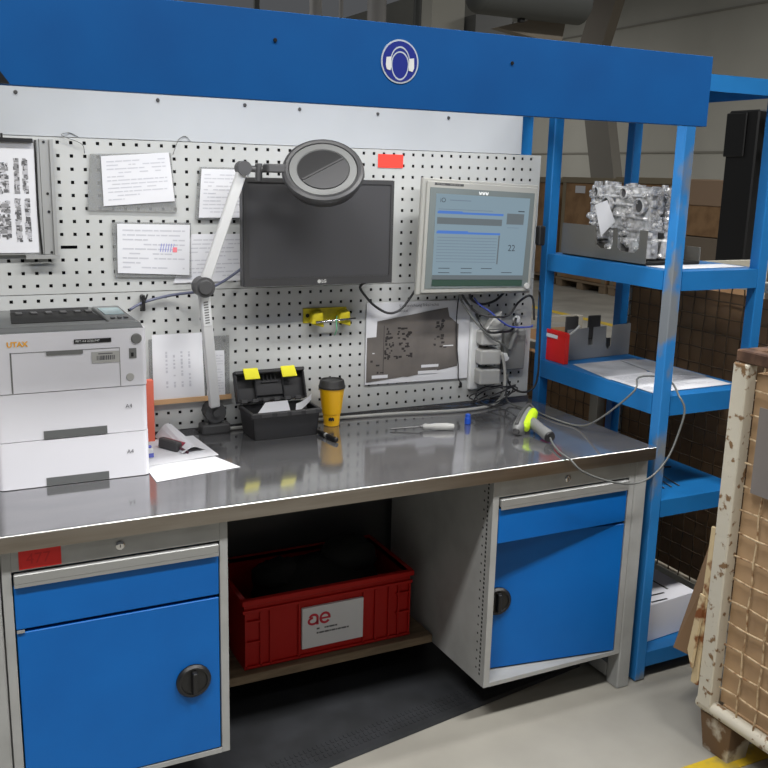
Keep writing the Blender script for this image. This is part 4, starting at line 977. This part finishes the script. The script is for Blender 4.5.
# ------------------------------------------------------------------ wire mesh crates
def meshpanel(axis, a0, a1, z0, z1, c, pitch, r, bulge=.0015):
    b = B()
    n1 = int(round((a1 - a0) / pitch)); n2 = int(round((z1 - z0) / pitch))
    def P(a, z, off): return (c + off, a, z) if axis == 'Y' else (a, c + off, z)
    for i in range(1, n1):
        a = a0 + (a1 - a0) * i / n1; pts = []
        for k in range(n2 + 1): pts.append(P(a, z0 + (z1 - z0) * k / n2, r * (1 if (k + i) % 2 else -1)))
        b.tube(pts, r, 5, 2)
    for k in range(1, n2):
        z = z0 + (z1 - z0) * k / n2; pts = []
        for i in range(n1 + 1): pts.append(P(a0 + (a1 - a0) * i / n1, z + .003 * math.sin(i * PI), -r * (1 if (k + i) % 2 else -1)))
        b.tube(pts, r, 5, 2)
    return b
# near crate
XC = 2.082; ya, yb = -2.02, -1.055
NC = base('wire_crate', (2.5, -1.5, 0), 'rusty white wire mesh crate lined with cardboard, nearest at the right', 'crate', 'wire mesh crates')
for y0_, y1_, x0_, x1_ in ((yb - .054, yb, XC - .012, XC + .03), (ya, ya + .068, XC - .012, XC + .03), (yb - .054, yb, XC + .75, XC + .79), (ya, ya + .068, XC + .75, XC + .79)):
    mesh('corner_post', B().box(x0_, x1_, y0_, y1_, .150, 1.225, .004), rustw, NC, label='white post with rust spots')
b = B().hexa([(XC - .014, yb + .001, .205), (XC - .004, yb + .001, .205), (XC - .004, yb + .030, .205), (XC - .014, yb + .030, .205), (XC - .006, yb + .001, .72), (XC + .004, yb + .001, .72), (XC + .004, yb + .020, .72), (XC - .006, yb + .020, .72)], .002)
b.hexa([(XC - .034, yb + .016, .265), (XC - .026, yb + .012, .258), (XC - .018, yb + .040, .30), (XC - .026, yb + .044, .31), (XC - .014, yb + .008, .50), (XC - .006, yb + .008, .50), (XC - .004, yb + .030, .50), (XC - .012, yb + .030, .50)], .001)
mesh('bent_flange', b, rusty, NC, label='bent yellowed steel flange')
mesh('bottom_rail', B().cyl((XC + .012, ya, .150), (XC + .012, yb + .005, .150), .022, seg=14).box(XC + .77, XC + .80, ya, yb, .13, .17).box(XC, XC + .79, yb - .03, yb - .005, .13, .17).box(XC, XC + .79, ya + .005, ya + .03, .13, .17), rustw, NC)
mesh('top_rim', B().box(XC - .004, XC + .036, ya, yb - .0, 1.226, 1.262, .004).box(XC + .75, XC + .79, ya, yb, 1.226, 1.262, .004).box(XC + .036, XC + .75, yb - .04, yb, 1.226, 1.262, .004), rustb, NC, label='rusted brown top rim')
for y0_ in (yb - .13, ya + .02):
    for x0_ in (XC + .004, XC + .68):
        mesh('foot', B().hexa([(x0_ + .01, y0_ + .01, .001), (x0_ + .09, y0_ + .01, .001), (x0_ + .09, y0_ + .11, .001), (x0_ + .01, y0_ + .11, .001), (x0_, y0_, .128), (x0_ + .10, y0_, .128), (x0_ + .10, y0_ + .125, .128), (x0_, y0_ + .125, .128)], .002), rustfoot, NC)
mesh('wire_mesh', meshpanel('Y', ya + .07, yb - .07, .165, 1.225, XC + .006, .0715, .0032), wirem, NC)
mesh('wire_mesh', meshpanel('X', XC + .03, XC + .75, .165, 1.225, yb - .030, .056, .0026), wirem, NC)
b = B().box(XC + .030, XC + .036, ya + .02, yb - .055, .175, 1.20).box(XC + .036, XC + .74, yb - .062, yb - .056, .175, 1.20).box(XC + .036, XC + .74, ya + .02, yb - .062, .155, .165).box(XC + .734, XC + .74, ya + .02, yb - .062, .175, 1.20)
mesh('cardboard_liner', b, card, NC, label='tan cardboard liner')
mesh('film_sheet', B().box(XC - .004, XC - .0015, ya + .05, yb - .105, .865, 1.115), greysh, NC, label='grey plastic film patch')
b = B().slab([(2.180, -.955, .255), (2.155, -1.018, .232), (2.190, -1.020, .62), (2.225, -.99, .625)], .005)
mesh('cardboard_flap', B().hexa([(2.085, -.925, .268), (2.130, -1.014, .25), (2.135, -1.014, .25), (2.091, -.925, .268), (2.178, -.950, .640), (2.160, -1.014, .640), (2.165, -1.014, .640), (2.184, -.950, .640)]), M('flap_cardboard', (120, 94, 68), .85), NC, label='brown cardboard flap sticking out')
b.bm.free()

# crates behind the shelf
def backcrate(xc, ya, yb, zt, label, post_mat):
    c = base('wire_crate', (xc + .4, (ya + yb) / 2, 0), label, 'crate', 'wire mesh crates')
    for y_ in (ya, yb - .055):
        for x_ in (xc - .012, xc + .77):
            mesh('corner_post', B().box(x_, x_ + .045, y_, y_ + .055, .004, zt, .003), post_mat, c)
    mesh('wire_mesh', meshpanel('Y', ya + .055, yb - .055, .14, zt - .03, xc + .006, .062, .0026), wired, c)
    mesh('top_rim', B().box(xc - .006, xc + .034, ya + .056, yb - .056, zt - .035, zt).box(xc + .034, xc + .77, yb - .04, yb - .002, zt - .035, zt).box(xc + .034, xc + .77, ya + .002, ya + .04, zt - .035, zt), post_mat, c)
    mesh('bottom_rail', B().box(xc, xc + .80, ya + .056, ya + .10, .10, .14).box(xc, xc + .04, ya + .10, yb - .056, .10, .14), post_mat, c)
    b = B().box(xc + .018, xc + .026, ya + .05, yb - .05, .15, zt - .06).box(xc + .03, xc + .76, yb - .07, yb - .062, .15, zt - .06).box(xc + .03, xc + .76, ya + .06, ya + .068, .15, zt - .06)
    mesh('cardboard_liner', b, cardd, c, label='brown cardboard liner')
    return c
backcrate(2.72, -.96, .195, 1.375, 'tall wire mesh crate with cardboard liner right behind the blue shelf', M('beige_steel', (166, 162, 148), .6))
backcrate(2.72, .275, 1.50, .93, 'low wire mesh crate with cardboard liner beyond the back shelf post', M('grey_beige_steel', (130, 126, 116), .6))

# ------------------------------------------------------------------ far hall: pallets, cartons, mast, ducts
def pallet(x0, y0, L_, label):
    t = base('pallet', (x0 + .4, y0 + L_ / 2, 0), label, 'pallet', 'wooden pallets across the hall')
    for k in range(3):
        y_ = y0 + (L_ - .14) * k / 2
        mesh('block', B().box(x0, x0 + .8, y_, y_ + .14, .002, .11), palletw, t)
    mesh('deck', B().box(x0 - .01, x0 + .81, y0 - .005, y0 + L_ + .005, .112, .145), palletw, t)
    return t
spots = [(9.62, 1.25, 1.72, 'farthest'), (8.28, 1.22, 1.73, 'second farthest'), (6.98, 1.22, 1.75, 'second nearest'), (5.55, 1.27, 1.74, 'nearest')]
carts = ['plain brown carton on a pallet, farthest along the hall', 'large brown carton with a white label across the hall', 'large brown carton behind the castings, across the hall', 'brown carton under a flat lid beside the black mast']
for i, (y_, L_, zt, w_) in enumerate(spots):
    pallet(9.4, y_, L_, w_ + ' of the wooden pallets in the row across the hall')
    t = base('carton', (9.8, y_ + L_ / 2, .147), carts[i], 'box', 'cartons on pallets across the hall')
    if i < 3:
        mesh('box', B().box(9.41, 10.19, y_, y_ + L_, .147, zt - .09, .01), cardd, t)
        mesh('lid', B().box(9.395, 10.205, y_ - .015, y_ + L_ + .015, zt - .089, zt, .005), M('carton_edge', (128, 118, 98), .8), t)
        if i == 1: mesh('address_label', B().box(9.402, 9.4085, 8.92, 9.16, 1.49, 1.60), paper, t)
        mesh('batten', B().box(9.40, 9.4085, y_ + .02, y_ + .10, .15, zt - .09).box(9.40, 9.4085, y_ + L_ - .10, y_ + L_ - .02, .15, zt - .09), M('carton_edge', (128, 118, 98), .8), t)
    else:
        mesh('box', B().box(9.41, 10.19, y_, y_ + L_, 1.00, 1.40, .01), cardd, t)
        mesh('lid', B().box(9.40, 10.20, y_ - .01, y_ + L_ + .01, 1.401, zt, .01), M('tan_board', (150, 126, 104), .8), t)
        mesh('lower_box', B().box(9.41, 10.19, y_, y_ + L_, .147, .99, .01), M('dull_grey_brown', (120, 108, 94), .8), t)  # lower box is a greyer, darker brown than the upper one
MT = base('lift_mast', (6.1, 2.68, 0), 'tall black steel mast standing behind the blue shelf', 'mast')
mesh('mast_profile', B().box(6.0, 6.11, 2.55, 2.86, .002, 2.28, .012).box(5.985, 5.999, 2.66, 2.87, 1.92, 2.26, .006), black, MT)
mesh('guide_rail', B().box(6.111, 6.16, 2.60, 2.82, .002, 2.20), blackm, MT)
mesh('bracket', B().box(6.02, 6.10, 2.43, 2.515, 2.10, 2.24, .01).box(6.02, 6.10, 2.40, 2.515, 1.88, 1.98, .01).box(6.03, 6.06, 2.44, 2.47, 1.70, 2.12), blackm, MT)
DU = base('ventilation_duct', (5.6, 3.2, 2.82), 'dark round ventilation duct hanging high above the beam', 'duct')
mesh('pipe', B().cyl((3.80, 3.2, 3.02), (4.70, 3.2, 3.02), .16, seg=28), ductm, DU)
mesh('end_cap', B().sphere((3.80, 3.2, 3.02), .159, (.55, 1, 1), 24), ductm, DU)
mesh('hanger', B().box(4.15, 4.19, 3.18, 3.22, 2.835, 2.88).cyl((4.17, 3.2, 3.2), (4.17, 3.2, 5.5), .01, seg=8), blackm, DU)
b = B().prism([(4.03, 3.3, 2.80), (4.62, 3.3, 2.72), (4.66, 3.3, 2.95), (4.5, 3.3, 2.93)], (0, .1, 0))
mesh('elbow', b, chuteb, DU)
def beam(p0, p1, w_, d_=.25):
    p0, p1 = V(p0), V(p1); s = V((0, 1, 0)) * w_; dd = V((1, 0, 0)) * d_
    return B().hexa([p0 - s, p0 + s, p0 + s + dd, p0 - s + dd, p1 - s, p1 + s, p1 + s + dd, p1 - s + dd])
mesh('slanting_stripe', beam((14, 14.0, 1.2), (14, 14.75, 3.8), .40), stripem, label='slanting grey stripe before the hall wall above the far cartons', cat='chute')  # plain slanting grey slab, darker than the wall behind it
mesh('roof_brace', beam((14, 15.2, 3.9), (14, 14.1, 6.6), .42), chuteb, label='slanting brown-grey roof brace high behind the beam', cat='brace')
for i, (xx, rr_, m_, lb) in enumerate(((5.15, .05, ductm, 'thin dark vertical pipe, leftmost above the beam'), (6.15, .10, pipem, 'thick pale vertical pipe above the beam'), (6.60, .035, pipem, 'thin pale vertical pipe above the beam'), (7.25, .16, pipem, 'widest pale vertical pipe above the beam'), (8.02, .07, ductm, 'dark vertical pipe above the safety sign'))):
    mesh('vertical_pipe', B().cyl((xx, 12, .002), (xx, 12, 6.5), rr_, seg=16), m_, label=lb, cat='pipe', group='pipes behind the beam')
mesh('hall_column', B().box(8.30, 8.95, 12.0, 12.5, .002, 7.0), wallm, label='broad beige hall column seen above the blue beam', cat='column')
mesh('duct_box', B().box(9.0, 9.75, 11.7, 12.4, .002, 4.42).box(9.78, 10.3, 11.7, 12.4, .002, 4.36), mgrey, label='grey box duct behind the dark round duct', cat='duct')

# ------------------------------------------------------------------ light
def area(name, loc, target, sx, sy, power, col=(1, 1, 1)):
    l = bpy.data.lights.new(name, 'AREA'); l.shape = 'RECTANGLE'; l.size = sx; l.size_y = sy; l.energy = power; l.color = col
    o = bpy.data.objects.new(name, l); COL.objects.link(o); o.location = loc
    d = V(target) - V(loc); o.rotation_euler = d.to_track_quat('-Z', 'Y').to_euler()
    return o
area('strip_lamp', (1.17, -.714, 2.0), (1.17, -.665, 1.3), 1.55, .05, 13.5, (1, .98, .95))
for i, (x, y, p) in enumerate(((-1.5, -3.0, 300), (2.5, -3.0, 300), (6.5, -3.0, 250), (-1.5, -6.0, 30), (4.0, -6.0, 30), (3.0, 4.5, 50), (9.0, 3.5, 70), (14.0, 8.0, 190), (11, 20, 260), (2, 14, 160))):
    area('hall_lamp', (x, y, 6.2), (x, y, 0), 2.4, .5, p, (1, .985, .96))
W_ = bpy.data.worlds.new('world'); S.world = W_; W_.use_nodes = True
bg = W_.node_tree.nodes['Background']; bg.inputs['Color'].default_value = (.92, .95, 1.0, 1); bg.inputs['Strength'].default_value = .085

S.view_settings.view_transform = 'Standard'; S.view_settings.look = 'None'
S.view_settings.exposure = 0.0; S.view_settings.gamma = 1.0; S.view_settings.use_curve_mapping = False
